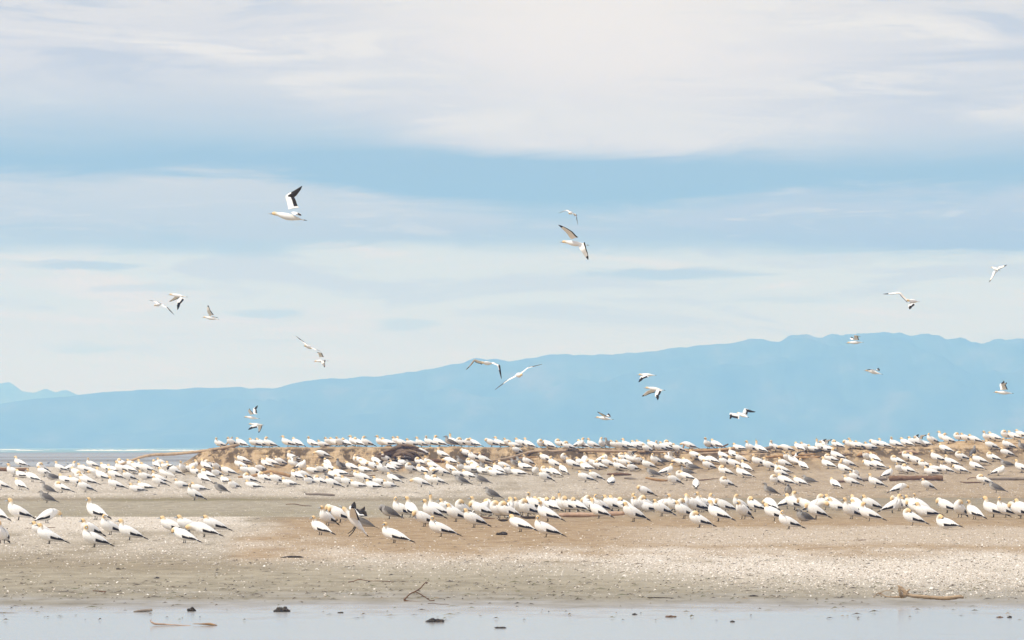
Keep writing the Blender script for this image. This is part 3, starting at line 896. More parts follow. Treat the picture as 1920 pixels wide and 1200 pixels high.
timber('driftwood_log', 'driftwood', 'tan rotten stump with a dark hollow in the upper slope', [(1607, 855, 2.0), (1614, 852, 4.2), (1626, 850.5, 4.4), (1638, 850.5, 3.4), (1642, 851, 2)], W_TAN, (1620, 856.5))
timber('driftwood_log', 'driftwood', 'long grey brown log running out of view at the right', [(1848, 898, 1.4), (1860, 897.5, 2.4), (1885, 897.5, 2.6), (1910, 897.5, 2.8), (1935, 897.5, 2.8)], W_GREY, (1885, 901))
LM.append(('long grey brown log', 1885, 898))
timber('driftwood_branch', 'driftwood', 'thin hoop shaped branch on sand beside the long grey brown log', [(1814, 899, 0.7), (1818, 896.2, 0.8), (1826, 895.4, 0.8), (1834, 897, 0.8), (1835, 900, 0.7)], W_BROWN, (1815, 901))
timber('driftwood_stick', 'driftwood', 'dark flat stick below the thin hoop shaped branch', [(1800, 903.5, 0.7), (1812, 905, 1.2), (1828, 904.5, 1.4), (1842, 905, 0.8)], W_BROWN, (1815, 907))
timber('driftwood_stick', 'driftwood', 'bleached stick at the crest beside the last birds', [(1890, 832, 0.7), (1906, 831.5, 1.0), (1926, 831.8, 0.8)], W_PALE, (1906, 834))
timber('driftwood_stick', 'driftwood', 'knotted dark stick on the flat behind the front flock', [(1305, 901, 0.6), (1318, 900, 1.2), (1332, 898.5, 0.9), (1347, 897.5, 0.6)], W_BROWN, (1318, 903))
timber('driftwood_stick', 'driftwood', 'thin reddish stick on shelly sand at the right front', [(1600, 1013, 0.6), (1612, 1012.8, 0.9), (1624, 1012.2, 0.6)], W_BROWN)
timber('driftwood_log', 'driftwood', 'bleached ridge of buried wood among birds left of the trunk', [(880, 853, 1.0), (896, 851, 1.8), (910, 853, 1.4)], W_BROWN, (896, 855))
# foreground pieces
timber('forked_branch', 'driftwood', 'bent branch propped like an open frame at the wet edge', [(757.5, 1125, 1.76), (764, 1118, 1.22), (770, 1113, 1.22), (779, 1108.5, 1.22), (788, 1103, 1.15), (794, 1096, 1.08), (799.5, 1091, 0.94)], W_BROWN, (757, 1127.5),
       [([(778, 1109, 0.94), (790, 1115, 1.01), (800, 1121.5, 1.01), (807, 1126, 0.94), (815, 1125.5, 0.81)], None), ([(757, 1126, 2.03), (770, 1127.5, 1.35), (785, 1128, 1.08), (795, 1128.5, 0.54)], None), ([(799.5, 1091.5, 0.81), (800.5, 1095, 0.81)], None)])
timber('driftwood_stick', 'driftwood', 'thin dark stick lying in front of the propped branch', [(802, 1131.8, 0.6), (812, 1131, 0.6), (822, 1132.5, 0.55), (842, 1133.3, 0.7)], W_BROWN)
timber('driftwood_log', 'driftwood', 'pale driftwood limb with a broken root crown beside shells', [(1700, 1114.5, 3.50), (1712, 1117.5, 3.25), (1730, 1119, 3.38), (1750, 1120.5, 3.62), (1770, 1122, 3.88), (1788, 1120.5, 3.75), (1800, 1119, 3.38), (1807, 1120.5, 2.25)], W_LIMB, (1765, 1128),
       [([(1702, 1115, 4.05), (1694, 1107, 3.71), (1688, 1101, 2.70), (1683, 1098, 1.35)], [0, 0.02, 0.04, 0.05]), ([(1698, 1116, 4.05), (1691, 1117, 4.05), (1687, 1109, 2.70), (1685, 1102, 1.35)], [0, -0.05, -0.1, -0.1]),
        ([(1699, 1111, 2.36), (1704, 1106, 1.69), (1707, 1104.5, 0.84)], None), ([(1692, 1119, 2.36), (1675, 1119.5, 1.50), (1660, 1118, 1.06), (1648, 1111.5, 1.20), (1638, 1120, 0.74)], [0, 0, 0, 0.1, 0]), ([(1648, 1111.5, 1.06), (1653, 1119, 1.06)], None), ([(1650, 1111.5, 0.74), (1662, 1107, 0.74), (1676, 1109.5, 0.67)], None)])
timber('driftwood_log', 'driftwood', 'short tan block of wood in the wet sand', [(250.5, 1146.8, 0.9), (256, 1146.2, 1.8), (270, 1145, 2.6), (282, 1144, 2.8), (285.5, 1143.5, 2.2)], W_GREY, (270, 1148))
timber('driftwood_stick', 'driftwood', 'twig with a knobbed end lying in the wettest sand', [(284, 1166, 1.8), (290, 1169.5, 1.9), (305, 1170.5, 1.7), (325, 1171.5, 1.1), (358, 1173, 0.7)], W_PINK, (300, 1173), [([(285, 1168, 1.0), (282, 1164.5, 0.9), (284, 1161.5, 0.6)], None)])
timber('driftwood_stick', 'driftwood', 'brown spindle of wood beyond the knobbed twig in wet sand', [(362, 1169.5, 0.5), (378, 1170, 1.2), (392, 1170.3, 2.4), (402, 1171.3, 1.6), (407, 1172.5, 0.5)], W_TAN, (390, 1173))
timber('driftwood_stick', 'driftwood', 'long wavy twig on grey sand above the propped branch', [(653, 1091.5, 1.0), (662, 1090, 0.9), (674, 1086.5, 0.9), (690, 1089, 0.6), (715, 1089.5, 0.6), (738, 1091.5, 0.6)], W_BROWN)
timber('driftwood_stick', 'driftwood', 'flat dark stick on grey sand below the long wavy twig', [(1214, 1120.3, 0.8), (1236, 1120.6, 0.9), (1262, 1121.3, 0.6)], W_DARK)
timber('driftwood_stick', 'driftwood', 'dark stick lying on grey sand at lower left', [(174, 1107.5, 0.7), (186, 1108.6, 1.1), (199, 1110, 1.4)], W_BROWN)
timber('driftwood_stick', 'driftwood', 'straight twig in shallow water at the lower left corner', [(-6, 1148.6, 0.6), (14, 1148.8, 0.6), (36, 1149.6, 0.4)], W_GREY)


def clump(name, cat, label, cx, cy, wpx, hpx, mat, n, sd):
    """an irregular heap: cx centre, cy where it meets the sand"""
    r = random.Random(sd)
    g = ground(cx, cy)
    s = g[1] / F
    V, Fc = [], []
    for k in range(n):
        u = (k + 0.5) / n * 2 - 1
        bw = wpx * s * r.uniform(0.20, 0.34)
        bh = hpx * s * r.uniform(0.34, 0.52) * (1 - 0.45 * abs(u))
        x0, y0, z0 = u * wpx * s * 0.36, r.uniform(-1, 1) * bw * 0.4, bh * r.uniform(0.45, 0.95)
        nb = len(V)
        for i in range(7):
            th = math.pi * i / 6
            for j in range(9):
                ph = 2 * math.pi * j / 9
                rr = 1 + 0.32 * (r.random() - 0.5) * 2
                V.append((x0 + rr * bw * math.sin(th) * math.cos(ph), y0 + rr * bw * 0.8 * math.sin(th) * math.sin(ph), max(-0.01, z0 + rr * bh * math.cos(th))))
        for i in range(6):
            for j in range(9):
                Fc.append((nb + i * 9 + j, nb + i * 9 + (j + 1) % 9, nb + (i + 1) * 9 + (j + 1) % 9, nb + (i + 1) * 9 + j))
    return link(name, mesh(name, V, Fc, smooth=False), mat, loc=(g[0], g[1], g[2]), label=label, category=cat)


clump('weed_clump', 'seaweed', 'low dark weed mound on tan sand in front of the flock', 941, 1003.5, 22, 8, M_WEED, 6, 1)
LM.append(('dark weed mound', 941, 1001))
clump('weed_clump', 'seaweed', 'biggest black weed clump in the wet sand', 530, 1147, 25, 12, M_WEED, 9, 2)
clump('weed_clump', 'seaweed', 'small upright dark clump near the tan block of wood', 358.5, 1146.5, 15, 10, M_WEED, 5, 3)
clump('stone', 'stone', 'smooth dark rounded stone in the wettest sand', 816, 1167, 36, 10, M_WEED, 4, 4)
clump('stone', 'stone', 'flat dark stone at the lower edge of the wet sand', 938, 1178.5, 22, 4, M_WEED, 3, 5)
clump('stone', 'stone', 'reddish brown pebble in the shallow water right of centre', 1258, 1158, 20, 5, W_RED, 3, 6)
clump('stone', 'stone', 'small round black pebble in shallow water', 1373.5, 1166.5, 10, 4.5, M_WEED, 3, 7)
clump('stone', 'stone', 'tiny black pebble beside the reddish brown one', 1190, 1153.5, 10, 4, M_WEED, 3, 8)
clump('stone', 'stone', 'brown pebble in shallow water near the right edge', 1875, 1158.5, 14, 3.5, W_RED, 3, 9)
clump('stone', 'stone', 'black pebble next to the brown one near the right edge', 1893, 1158.5, 10, 4, M_WEED, 3, 10)
clump('weed_clump', 'seaweed', 'flat dark weed strand on the shell band at left of centre', 549, 1046, 36, 5, M_WEED, 8, 11)
clump('stone', 'stone', 'dark pebble in the shallow water below the propped branch', 638, 1150, 11, 3.5, M_WEED, 3, 12)
clump('stone', 'stone', 'dark flat pebble on grey sand between flat stick and pale limb', 1413, 1118.5, 20, 3.5, M_WEED, 3, 13)
clump('weed_clump', 'seaweed', 'small dark weed scrap on grey sand at left', 222, 1068, 10, 4, M_WEED, 3, 14)
clump('weed_clump', 'seaweed', 'dark weed scrap on grey sand lower than the flat strand', 294, 1085, 9, 4, M_WEED, 3, 15)

# ------------------------------------------------------------------ gannets
WHITE, CREAM = (0.89, 0.88, 0.86), (0.80, 0.72, 0.58)
YEL, YEL2 = (0.82, 0.585, 0.30), (0.83, 0.68, 0.45)
BLK, BILL, LEG = (0.028, 0.024, 0.022), (0.42, 0.46, 0.50), (0.035, 0.035, 0.03)
YB, YD, YH, YW = (0.15, 0.137, 0.127), (0.075, 0.066, 0.06), (0.26, 0.245, 0.23), (0.55, 0.53, 0.50)

TORSO = [(-0.37, 0, .135, .010, .018), (-0.30, 0, .165, .036, .045), (-0.18, 0, .218, .076, .080), (-0.04, 0, .268, .106, .104), (0.08, 0, .308, .116, .110), (0.165, 0, .352, .098, .095)]
SIT = [(-0.37, 0, .070, .010, .018), (-0.30, 0, .080, .034, .045), (-0.18, 0, .106, .072, .085), (-0.04, 0, .126, .100, .112), (0.08, 0, .143, .110, .116), (0.165, 0, .182, .092, .096)]
NECK = {
    'f': ([(.214, 0, .40, .070, .068), (.232, 0, .45, .054, .053), (.24, 0, .495, .047, .045), (.26, 0, .53, .047, .045), (.296, 0, .538, .045, .043), (.33, 0, .528, .033, .031), (.35, 0, .52, .019, .019)], (.45, 0, .49)),
    'u': ([(.202, 0, .415, .068, .068), (.202, 0, .468, .051, .050), (.196, 0, .52, .045, .045), (.205, 0, .562, .047, .045), (.240, 0, .584, .046, .043), (.276, 0, .578, .033, .031), (.298, 0, .571, .019, .019)], (.40, 0, .552)),
    'r': ([(.208, 0, .40, .072, .070), (.214, 0, .44, .058, .056), (.218, 0, .476, .049, .047), (.247, 0, .505, .047, .045), (.284, 0, .502, .034, .032), (.306, 0, .495, .019, .019)], (.405, 0, .474)),
    'k': ([(.205, 0, .415, .066, .066), (.20, 0, .485, .046, .046), (.20, 0, .56, .041, .041), (.206, 0, .625, .044, .042), (.216, 0, .665, .042, .040), (.225, 0, .70, .022, .022)], (.25, 0, .80)),
    'p': ([(.20, .005, .41, .068, .066), (.192, .03, .455, .052, .052), (.155, .06, .485, .048, .047), (.105, .085, .472, .046, .045), (.066, .102, .442, .034, .033), (.05, .108, .424, .02, .02)], (-.01, .12, .35)),
    'q': ([(.218, 0, .40, .070, .068), (.25, .01, .445, .054, .052), (.288, .02, .438, .048, .046), (.306, .03, .40, .046, .044), (.30, .035, .362, .033, .032), (.292, .04, .342, .02, .02)], (.255, .06, .255)),
    'b': ([(.240, 0, .37, .074, .072), (.305, 0, .37, .052, .051), (.365, 0, .355, .047, .046), (.415, 0, .335, .045, .044), (.45, 0, .31, .033, .032), (.465, 0, .295, .02, .02)], (.515, 0, .21)),
    'g': ([(.202, 0, .415, .068, .068), (.202, 0, .468, .051, .050), (.20, .005, .52, .045, .045), (.19, .02, .556, .047, .045), (.155, .03, .578, .046, .043), (.118, .035, .572, .033, .031), (.097, .038, .565, .019, .019)], (0.0, .05, .545)),
    't': ([(.202, 0, .415, .068, .068), (.202, 0, .468, .051, .050), (.197, .006, .52, .045, .045), (.20, .022, .56, .047, .045), (.205, .055, .578, .046, .043), (.212, .088, .571, .033, .031), (.215, .108, .563, .019, .019)], (.235, .20, .54)),
}
POSE_WORD = {'u': 'upright', 'r': 'hunched', 'k': 'neck stretching', 'p': 'back preening', 'q': 'breast preening', 'b': 'head bowing', 'g': 'backward looking', 't': 'sideways looking', 'f': 'wing lifting', 's': 'low sitting', 'S': 'tucked sitting'}
lerp3 = lambda a, b_, f: tuple(a[i] * (1 - f) + b_[i] * f for i in range(3))


def fuller(tor, nk, bt, drop):
    fat = lambda q, kv, kh: (q[0] * 1.13, q[1], q[2] - drop, q[3] * kv, q[4] * kh)
    tor = [fat(q, 1.30, 1.30) for q in tor]
    nk = [fat(q, 1.46 - 0.055 * i, 1.42 - 0.05 * i) for i, q in enumerate(nk)]
    return tor, nk, (bt[0] * 1.08, bt[1], bt[2] - drop)


def pose_rows(pose):
    if pose in 'sS':
        nk, bt = NECK['r' if pose == 's' else 'p']
        dzz = -0.170
        tor = SIT
        nk = [(a_, b_, c_ + dzz, d_, e_) for a_, b_, c_, d_, e_ in nk]
        bt = (bt[0], bt[1], bt[2] + dzz)
    else:
        tor = TORSO
        nk, bt = NECK[pose]
    return fuller(tor, nk, bt, 0.058 if pose not in 'sS' else -0.02)


def tail_wing(tor, young):
    """folded wings and tail over a torso"""
    T = np.array(tor)
    x = T[:, 0]
    dx = (T[2, 2] - T[0, 2]) / (T[2, 0] - T[0, 0])
    parts = {}
    c0, c1 = (YB, YD) if young else (WHITE, BLK)
    wings = []
    for sgn in (1, -1):
        nu, nvv = 14, 8
        outer, inner = [], []
        for i in range(nu):
            u = i / (nu - 1)
            f = 0.170 - 0.710 * u
            if f >= T[0, 0]:
                zc, rv, rh = [np.interp(f, x, T[:, k]) for k in (2, 3, 4)]
            else:
                zc, rv, rh = T[0, 2] + dx * (f - T[0, 0]), 0.012, 0.014
            zc += 0.012 * u
            swell = 1.04 + 0.05 * math.sin(math.pi * min(u * 1.2, 1))
            rv2, rh2 = max(rv * swell, 0.030 * (1 - u) + 0.010), max(rh * (swell + .04), 0.032 * (1 - u) + 0.010)
            for j in range(nvv):
                v = j / (nvv - 1)
                hi, lo = 76 - 40 * u ** 3, -24 + 62 * (1 - min(u / 0.12, 1)) - 6 * math.sin(math.pi * u)
                th = math.radians(hi + (lo - hi) * v)
                e = 1 + 0.03 * math.sin(math.pi * v)
                p = np.array((f, sgn * rh2 * math.cos(th) * e, zc + rv2 * math.sin(th) * e))
                outer.append(p)
                q = p.copy()
                q[1] -= sgn * 0.012 * math.cos(th)
                q[2] -= 0.010 * math.sin(th)
                inner.append(q)
        V = outer + inner
        n0 = nu * nvv
        Fc, Cc = [], []
        def colr(i, j):
            u, v = (i + .5) / (nu - 1), (j + .5) / (nvv - 1)
            lim = 0.99 if u < .26 else (0.68 if u < .50 else 0.68 - 1.5 * (u - .50))
            if young:
                return lerp3(c0, c1, min(1, u * 1.3))
            return c1 if v > lim or u > .86 else c0
        for i in range(nu - 1):
            for j in range(nvv - 1):
                a_, b_, c_, d_ = i * nvv + j, i * nvv + j + 1, (i + 1) * nvv + j + 1, (i + 1) * nvv + j
                cc = colr(i, j)
                for q in ((a_, b_, c_, d_), (n0 + d_, n0 + c_, n0 + b_, n0 + a_)):
                    Fc.append(q)
                    Cc.append(cc)
        for j in range(nvv - 1):
            for i, fl in ((0, 0), (nu - 1, 1)):
                a_, b_ = i * nvv + j, i * nvv + j + 1
                Fc.append((a_, n0 + a_, n0 + b_, b_))
                Cc.append(colr(min(i, nu - 2), j))
        for i in range(nu - 1):
            for j in (0, nvv - 1):
                a_, b_ = i * nvv + j, (i + 1) * nvv + j
                Fc.append((a_, b_, n0 + b_, n0 + a_))
                Cc.append(colr(i, min(j, nvv - 2)))
        wings.append(mesh('wing', V, Fc, Cc))
    z0 = T[0, 2]
    P = [(-0.34, 0, z0 + .028, .018, .036), (-0.41, 0, z0 - .004, .012, .038), (-0.49, 0, z0 + dx * -.07 - .008, .008, .030), (-0.575, 0, z0 + dx * -.145 - .016, .004, .008)]
    V, Fc, n = loft(P, 8, 2)
    cols = [(YD if young else (BLK if np.mean([V[k][0] for k in f]) < -0.41 else WHITE)) for f in Fc]
    return wings, mesh('tail', V, Fc, cols)


def wing_mesh(S, W, T, fwd, right, young=False, size=1.0):
    S, W, T, fwd = map(np.array, (S, W, T, fwd))
    ctl = [S, S * 0.5 + W * 0.5 + fwd * 0.010, W + fwd * 0.012, W * 0.5 + T * 0.5 + fwd * 0.006, T]
    E = catmull(np.array(ctl), 3)
    n = len(E)
    tg = np.gradient(E, axis=0)
    tg /= np.linalg.norm(tg, axis=1)[:, None]
    s0 = T - S
    s0 = s0 / np.linalg.norm(s0)
    N0 = np.cross(s0, fwd) if right else np.cross(fwd, s0)
    if np.linalg.norm(N0) < 0.25:
        N0 = N0 + np.array((0, 0, 0.3))
    N0 /= np.linalg.norm(N0)
    nv = 6
    top, bot = [], []
    for i in range(n):
        u = i / (n - 1)
        N = N0 - tg[i] * N0.dot(tg[i])
        N /= np.linalg.norm(N)
        bk = np.cross(N, tg[i]) if not right else np.cross(tg[i], N)
        if bk.dot(fwd) > 0:
            bk = -bk
        ch = np.interp(u, [0, .12, .5, .75, .92, 1], [.235, .215, .185, .125, .055, .012]) * size
        for j in range(nv):
            v = j / (nv - 1)
            cam_ = 0.016 * math.sin(math.pi * min(1, v * 1.1)) * (1 - u * 0.6)
            th = 0.013 * (1 - v) ** 0.7 * (1 - 0.7 * u) * (0 if j == 0 else 1) + 0.002
            p = E[i] + bk * ch * v + N * cam_
            top.append(p + N * th)
            bot.append(p - N * th)
    V = top + bot
    n0 = n * nv
    Fc, Cc = [], []
    for i in range(n - 1):
        for j in range(nv - 1):
            u, v = (i + .5) / (n - 1), (j + .5) / (nv - 1)
            ct = BLK if (u > .54 or (v > .6 and u > .05)) else WHITE
            if u > .5 and v < .22 and u < .68:
                ct = WHITE
            cb = BLK if (u > .86 or v > .78) else lerp3(WHITE, CREAM, 0.35)  # white underwing tinted cream: shade and bounced light put into the colour
            if young:
                ct, cb = YB, YD
            a_, b_, c_, d_ = i * nv + j, i * nv + j + 1, (i + 1) * nv + j + 1, (i + 1) * nv + j
            q1, q2 = (a_, b_, c_, d_), (n0 + d_, n0 + c_, n0 + b_, n0 + a_)
            Fc += [q1, q2]
            Cc += [ct, cb]
    for i in range(n - 1):
        for j in (0, nv - 1):
            a_, b_ = i * nv + j, (i + 1) * nv + j
            Fc.append((a_, b_, n0 + b_, n0 + a_))
            Cc.append((BLK if j else WHITE) if not young else YD)
    return V, Fc, Cc


def bird_meshes(pose, young):
    tor, nk, bt = pose_rows(pose)
    P = list(tor) + list(nk)
    V, Fc, n = loft(P, 10, 2)
    nt = (len(tor) - 1) * 2
    last = n - 1
    vc = []
    for i in range(n):
        s = (i - nt) / (last - nt)
        for k in range(10):
            z = V[i * 10 + k][2] - np.mean([V[i * 10 + q][2] for q in range(10)])
            if young:
                c = lerp3(YB, YW, float(ss(-z, -0.01, 0.05)))
                if s > 0.1:
                    c = lerp3(lerp3(YH, YW, 0.5), YH, min(1, s * 1.3))
                if s > 0.86:
                    c = YD
            else:
                f = float(ss(s, 0.22, 0.52))
                c = lerp3(WHITE, YEL2, f * 0.75)
                c = lerp3(c, YEL, float(ss(s, 0.42, 0.62)) * 0.95)
                if s > 0.90:
                    c = BLK if s < 0.99 else BILL
            vc.append(c)
    body = mesh('gannet', V, Fc, [[vc[k] for k in f] for f in Fc])
    hb = np.array(nk[-1][:3])
    bt = np.array(bt)
    d_ = bt - hb
    B = [tuple(hb - d_ * 0.06) + (.020, .017), tuple(hb + d_ * 0.30) + (.015, .012), tuple(hb + d_ * 0.75 + np.array((0, 0, .003))) + (.009, .007), tuple(bt) + (.002, .002)]
    V, Fc, n = loft(B, 7, 1, side=(0, 1, 0) if abs(d_[1]) < 0.06 else (1, 0, 0))
    bill = mesh('bill', V, Fc, [BILL if not young else YD for f in Fc])
    wings, tail = tail_wing(tor, young)
    if pose == 'f':
        wings = []
        for S, W_, T_, rt in (((0.10, 0.09, 0.36), (0.10, 0.24, 0.56), (-0.24, 0.34, 0.60), False), ((0.10, -0.09, 0.36), (0.12, -0.25, 0.55), (-0.22, -0.38, 0.63), True)):
            V, Fc, Cc = wing_mesh(S, W_, T_, (1, 0, 0), rt, young)
            wings.append(mesh('wing', V, Fc, Cc))
    legs = []
    if pose not in 'sS':
        for sgn in (1, -1):
            V, Fc, n = loft([(-.012, sgn * .045, .20, .020, .020), (-.006, sgn * .047, .13, .013, .013), (-.004, sgn * .05, .06, .010, .010), (.004, sgn * .052, .004, .011, .011)], 6, 1)
            nb = len(V)
            V += [(-.022, sgn * .052, .004), (.075, sgn * .052 - .030, .003), (.085, sgn * .052, .004), (.075, sgn * .052 + .030, .003), (.004, sgn * .052, .02)]
            Fc += [(nb, nb + 1, nb + 4), (nb + 1, nb + 2, nb + 4), (nb + 2, nb + 3, nb + 4), (nb + 3, nb, nb + 4), (nb, nb + 3, nb + 2, nb + 1)]
            legs.append(mesh('leg', V, Fc, [LEG for f in Fc]))
    mt = M_YOUNG if young else M_FEATHER
    out = {'body': body, 'parts': [('bill', bill)] + [('wing', q) for q in wings] + [('tail', tail)] + [('leg', q) for q in legs]}
    body.materials.append(mt)
    for _, m_ in out['parts']:
        m_.materials.append(mt if _ in ('wing', 'tail') else M_FEATHER)
    return out


# x, y of the feet in 5x zoomed tiles 320 px wide; pose letter, j = young bird, then R/A/T = faces right / away / towards
TILES = [
 "175,878u 440,905bR 900,872u -20,888r 22,1095u 462,1100u 400,1046r 885,1132t 850,1038r 1035,1015r 1215,1066u 450,628ju 440,715jr 190,372u 130,470u 200,478s 305,520r 395,430p 415,470r 490,500js 570,425u 650,425uR 720,470r 620,530s 790,440r 835,437s 865,390u 768,520p 715,562r 820,550r 800,615r 582,620p 192,592r 10,590r 960,510u 905,482r 1000,430r 1060,440s 1080,500r 1085,590u 1150,387p 1145,440u 1215,440r 1210,512r 1250,402r 1290,420r 1340,420u 1360,500s 1380,440r 1280,617s 1360,592s 1490,562r 1490,532u 1465,395p 1520,370r 1570,420r 1560,482f",
 "12,1000r 130,1092u 170,1000r 315,1037u 410,985r 1405,1017t 1470,930u 1560,882r 1590,900q 680,350u 655,400r 710,440s 790,470r 840,420s 900,390r 950,375u 1030,370r 1150,337u 1160,392f 1220,412pR 1430,297r 1470,377p 1490,430r 1590,402ju 1340,440s 1410,430s 1185,502r 1250,500r 1300,542s 1400,550p 1490,512js 1540,500r 1590,462s 1520,577r 1590,530s 1110,562s 1000,542r 880,525p 740,535p 770,582s 590,582s 468,622jr 510,532s 540,460r 430,420r 430,470s 345,495r 310,530r 225,692u 260,607s 100,577s 240,470r 120,432u 200,412gR 200,440r 330,410u 360,402p 30,460r 10,422u 465,182t 575,172r 665,172r 790,178r 860,180r 930,174r 1100,167u 1190,180r 1330,180t 1430,196s 1490,185r 1550,177r 1590,180r",
 "45,185r 130,187u 160,187p 240,187g 380,182u 440,178s 570,167u 660,172s 530,167r 750,177u 835,172r 920,172g 1030,182ju 1060,172k 1130,182p 1200,177p 1250,177r 1410,187u 1490,187u 1570,192r 760,277r 950,302u 1185,297q 1340,347u 425,342u 640,342p 665,387js 745,377r 830,382u 870,412r 1030,362r 1140,382ju 1125,412s 1030,432u 1245,332k 1225,387p 1270,432r 1210,430s 1355,402js 1330,447s 1410,462r 1475,447r 1450,470s 1530,412r 1580,447s 1200,497r 1095,477s 1130,547jr 1315,537jr 950,462r 880,442s 760,452p 650,437r 750,567b 850,542f 900,547p 490,532r 450,577s 300,587s 360,552s 155,577s 60,567r 180,492s 210,522r 390,442f 445,422p 310,412r 220,437s 230,397r 160,362u 200,367r 330,367r 100,422r 510,387s 590,372s 490,412s 520,497js 15,397js 497,1092t 450,867jq 570,850u 660,850u 780,937q 935,1032t 850,872u 900,842k 1000,832r 1075,892r 1140,842p 1245,947r 1415,677jr 1270,832t 1330,832pR 1310,847q 1480,862r 1530,852gR 1560,862p",
 "20,202s 90,197r 160,202u 275,202p 350,207r 455,197p 530,227p 625,207uR 665,207r 760,207u 845,207g 915,202ju 970,212r 1020,217r 1085,212u 1175,212r 1220,212r 1270,252r 1330,222r 1390,237r 1440,227r 1480,217p 1560,247r 320,337r 495,337pT 680,352gA 840,352pR 570,397r 660,387r 700,412s 770,392u 900,387r 820,407p 1010,417r 1060,372s 1130,417s 1000,347s 1050,332p 1120,342f 1190,357p 1280,402u 1325,472jr 1350,362u 1400,347js 1490,347f 1445,457uR 1520,547r 1585,372u 1590,502r 310,517r 400,472r 480,447r 400,392r 330,462p 215,457r 150,372u 100,362js 45,377js 120,412s 60,462s 50,267r 690,522r 780,507r 930,547sR 1250,657r 90,832r 40,830r 150,842p 220,802t 270,792r 330,792q 370,802p 335,892u 430,792r 500,802k 540,802p 620,802r 720,792p 740,802q 815,862u 830,802t 940,792r 1000,792r 1060,802p 1140,892r 1180,792r 1210,802r 1260,792p 1270,802s 1390,802bR 1405,840r 1530,802u 1590,802gR 80,987r 320,1037t 1600,832p",
 "65,212b 240,207u 320,207r 385,312k 530,227s 640,242u 730,252k 870,237u 980,247r 1095,237r 1160,237r 1230,237s 1300,232k 1340,228f 1360,237s 1450,212p 1570,212r 1600,207u 125,312r 280,357u 200,347r 245,407r 480,302u 550,347u 490,392u 395,377r 595,422u 400,467p 570,482u 410,572p 125,587qA 715,377u 815,412u 930,447u 955,387r 990,342r 1040,357f 1130,407u 1365,397u 1390,347p 1450,317r 1550,387r 1520,442u 45,387r 90,407js 40,452js 40,507r 870,547p 920,482p 965,552r 1100,557r 1185,532js 1430,582rA 1580,557r 820,642ju 990,652jr 158,947p 335,890u 15,862r 110,802r 150,802q 190,802u 230,792r 310,792r 400,802q 540,792u 570,867r 680,802p 830,790b 860,887r 980,772uR 1050,782r 995,962t 1140,892js 1170,802q 1230,812bR 1250,867q 1340,782r 1420,782r 1450,792s 1585,867u",
 "20,217r 70,217r 160,217s 220,202u 290,207u 400,202t 500,197r 570,187r 620,182f 660,187s 740,162u 850,132u 890,162r 990,132p 1060,147r 1140,157r 1260,142u 1330,142r 1430,117p 1510,127r 1580,112r 865,252r 1295,217r 1455,217u 1440,287r 1600,232ju 1120,287juA 790,337u 1015,322p 1310,332p 1440,377js 515,327p 595,362u 670,402p 415,362p 440,442r 510,447p 230,402r 160,402q 130,327r 200,347r 320,482gR 780,432s 730,457s 870,442u 920,372u 1005,442r 1150,412u 1185,362r 1360,462pR 1580,432u 1225,547p 1340,617jr 25,482r 15,522r 210,572u 420,627bR 695,597r 60,840r 150,887u 40,792r 170,792r 365,812uR 430,792q 490,792p 560,792r 630,802t 600,832q 557,927p 680,852s 880,812q 1000,852p 870,962S 1137,870t 1315,852u 1430,852t 1570,862q 1600,832r",
]
LM += [('landing white bird', 654, 975)]
BIRDS = []
import re
for ti, tl in enumerate(TILES):
    for tok in tl.split():
        mm = re.match(r'(-?\d+),(\d+)(j?)([a-zS])([RAT]?)$', tok)
        x, y, j, p, fc = mm.groups()
        px, py = ti * 320 + int(x) / 5, 800 + int(y) / 5
        if not j and not fc and p in 'ur' and rnd.random() < 0.24:
            p = rnd.choice('gtqtgb' if p == 'u' else 'gqptb')
        BIRDS.append(dict(px=px, py=py, young=bool(j), pose=p, face=fc, pos=ground(px, py)))
grownups = [q for q in BIRDS if not q['young']]
grownups.sort(key=lambda q: q['pos'][1])
for k, q in enumerate(grownups):
    q['single'] = k < 296
LIB = {}


def lib(pose, young):
    if (pose, young) not in LIB:
        LIB[(pose, young)] = bird_meshes(pose, young)
    return LIB[(pose, young)]


def yaw_of(q):
    base = {'': math.pi, 'R': 0.0, 'A': math.radians(80), 'T': math.radians(-95)}[q['face']]
    return base + math.radians(rnd.gauss(4, 27))


ORD = ['nearest', 'second', 'third', 'fourth', 'fifth', 'sixth', 'seventh', 'eighth', 'ninth', 'tenth', 'eleventh', 'twelfth', 'thirteenth', 'fourteenth', 'fifteenth', 'sixteenth']


def zone_of(q):
    z = q['pos'][1]
    if z < 262:
        if q['px'] < 445:
            return 'on the near shells'
        return 'in the front flock'
    if z > 371 and q['px'] > 400:
        return 'on the bank top'
    if z > 353 and q['px'] > 380:
        return 'on the sandy slope'
    return 'on the far shell flat'


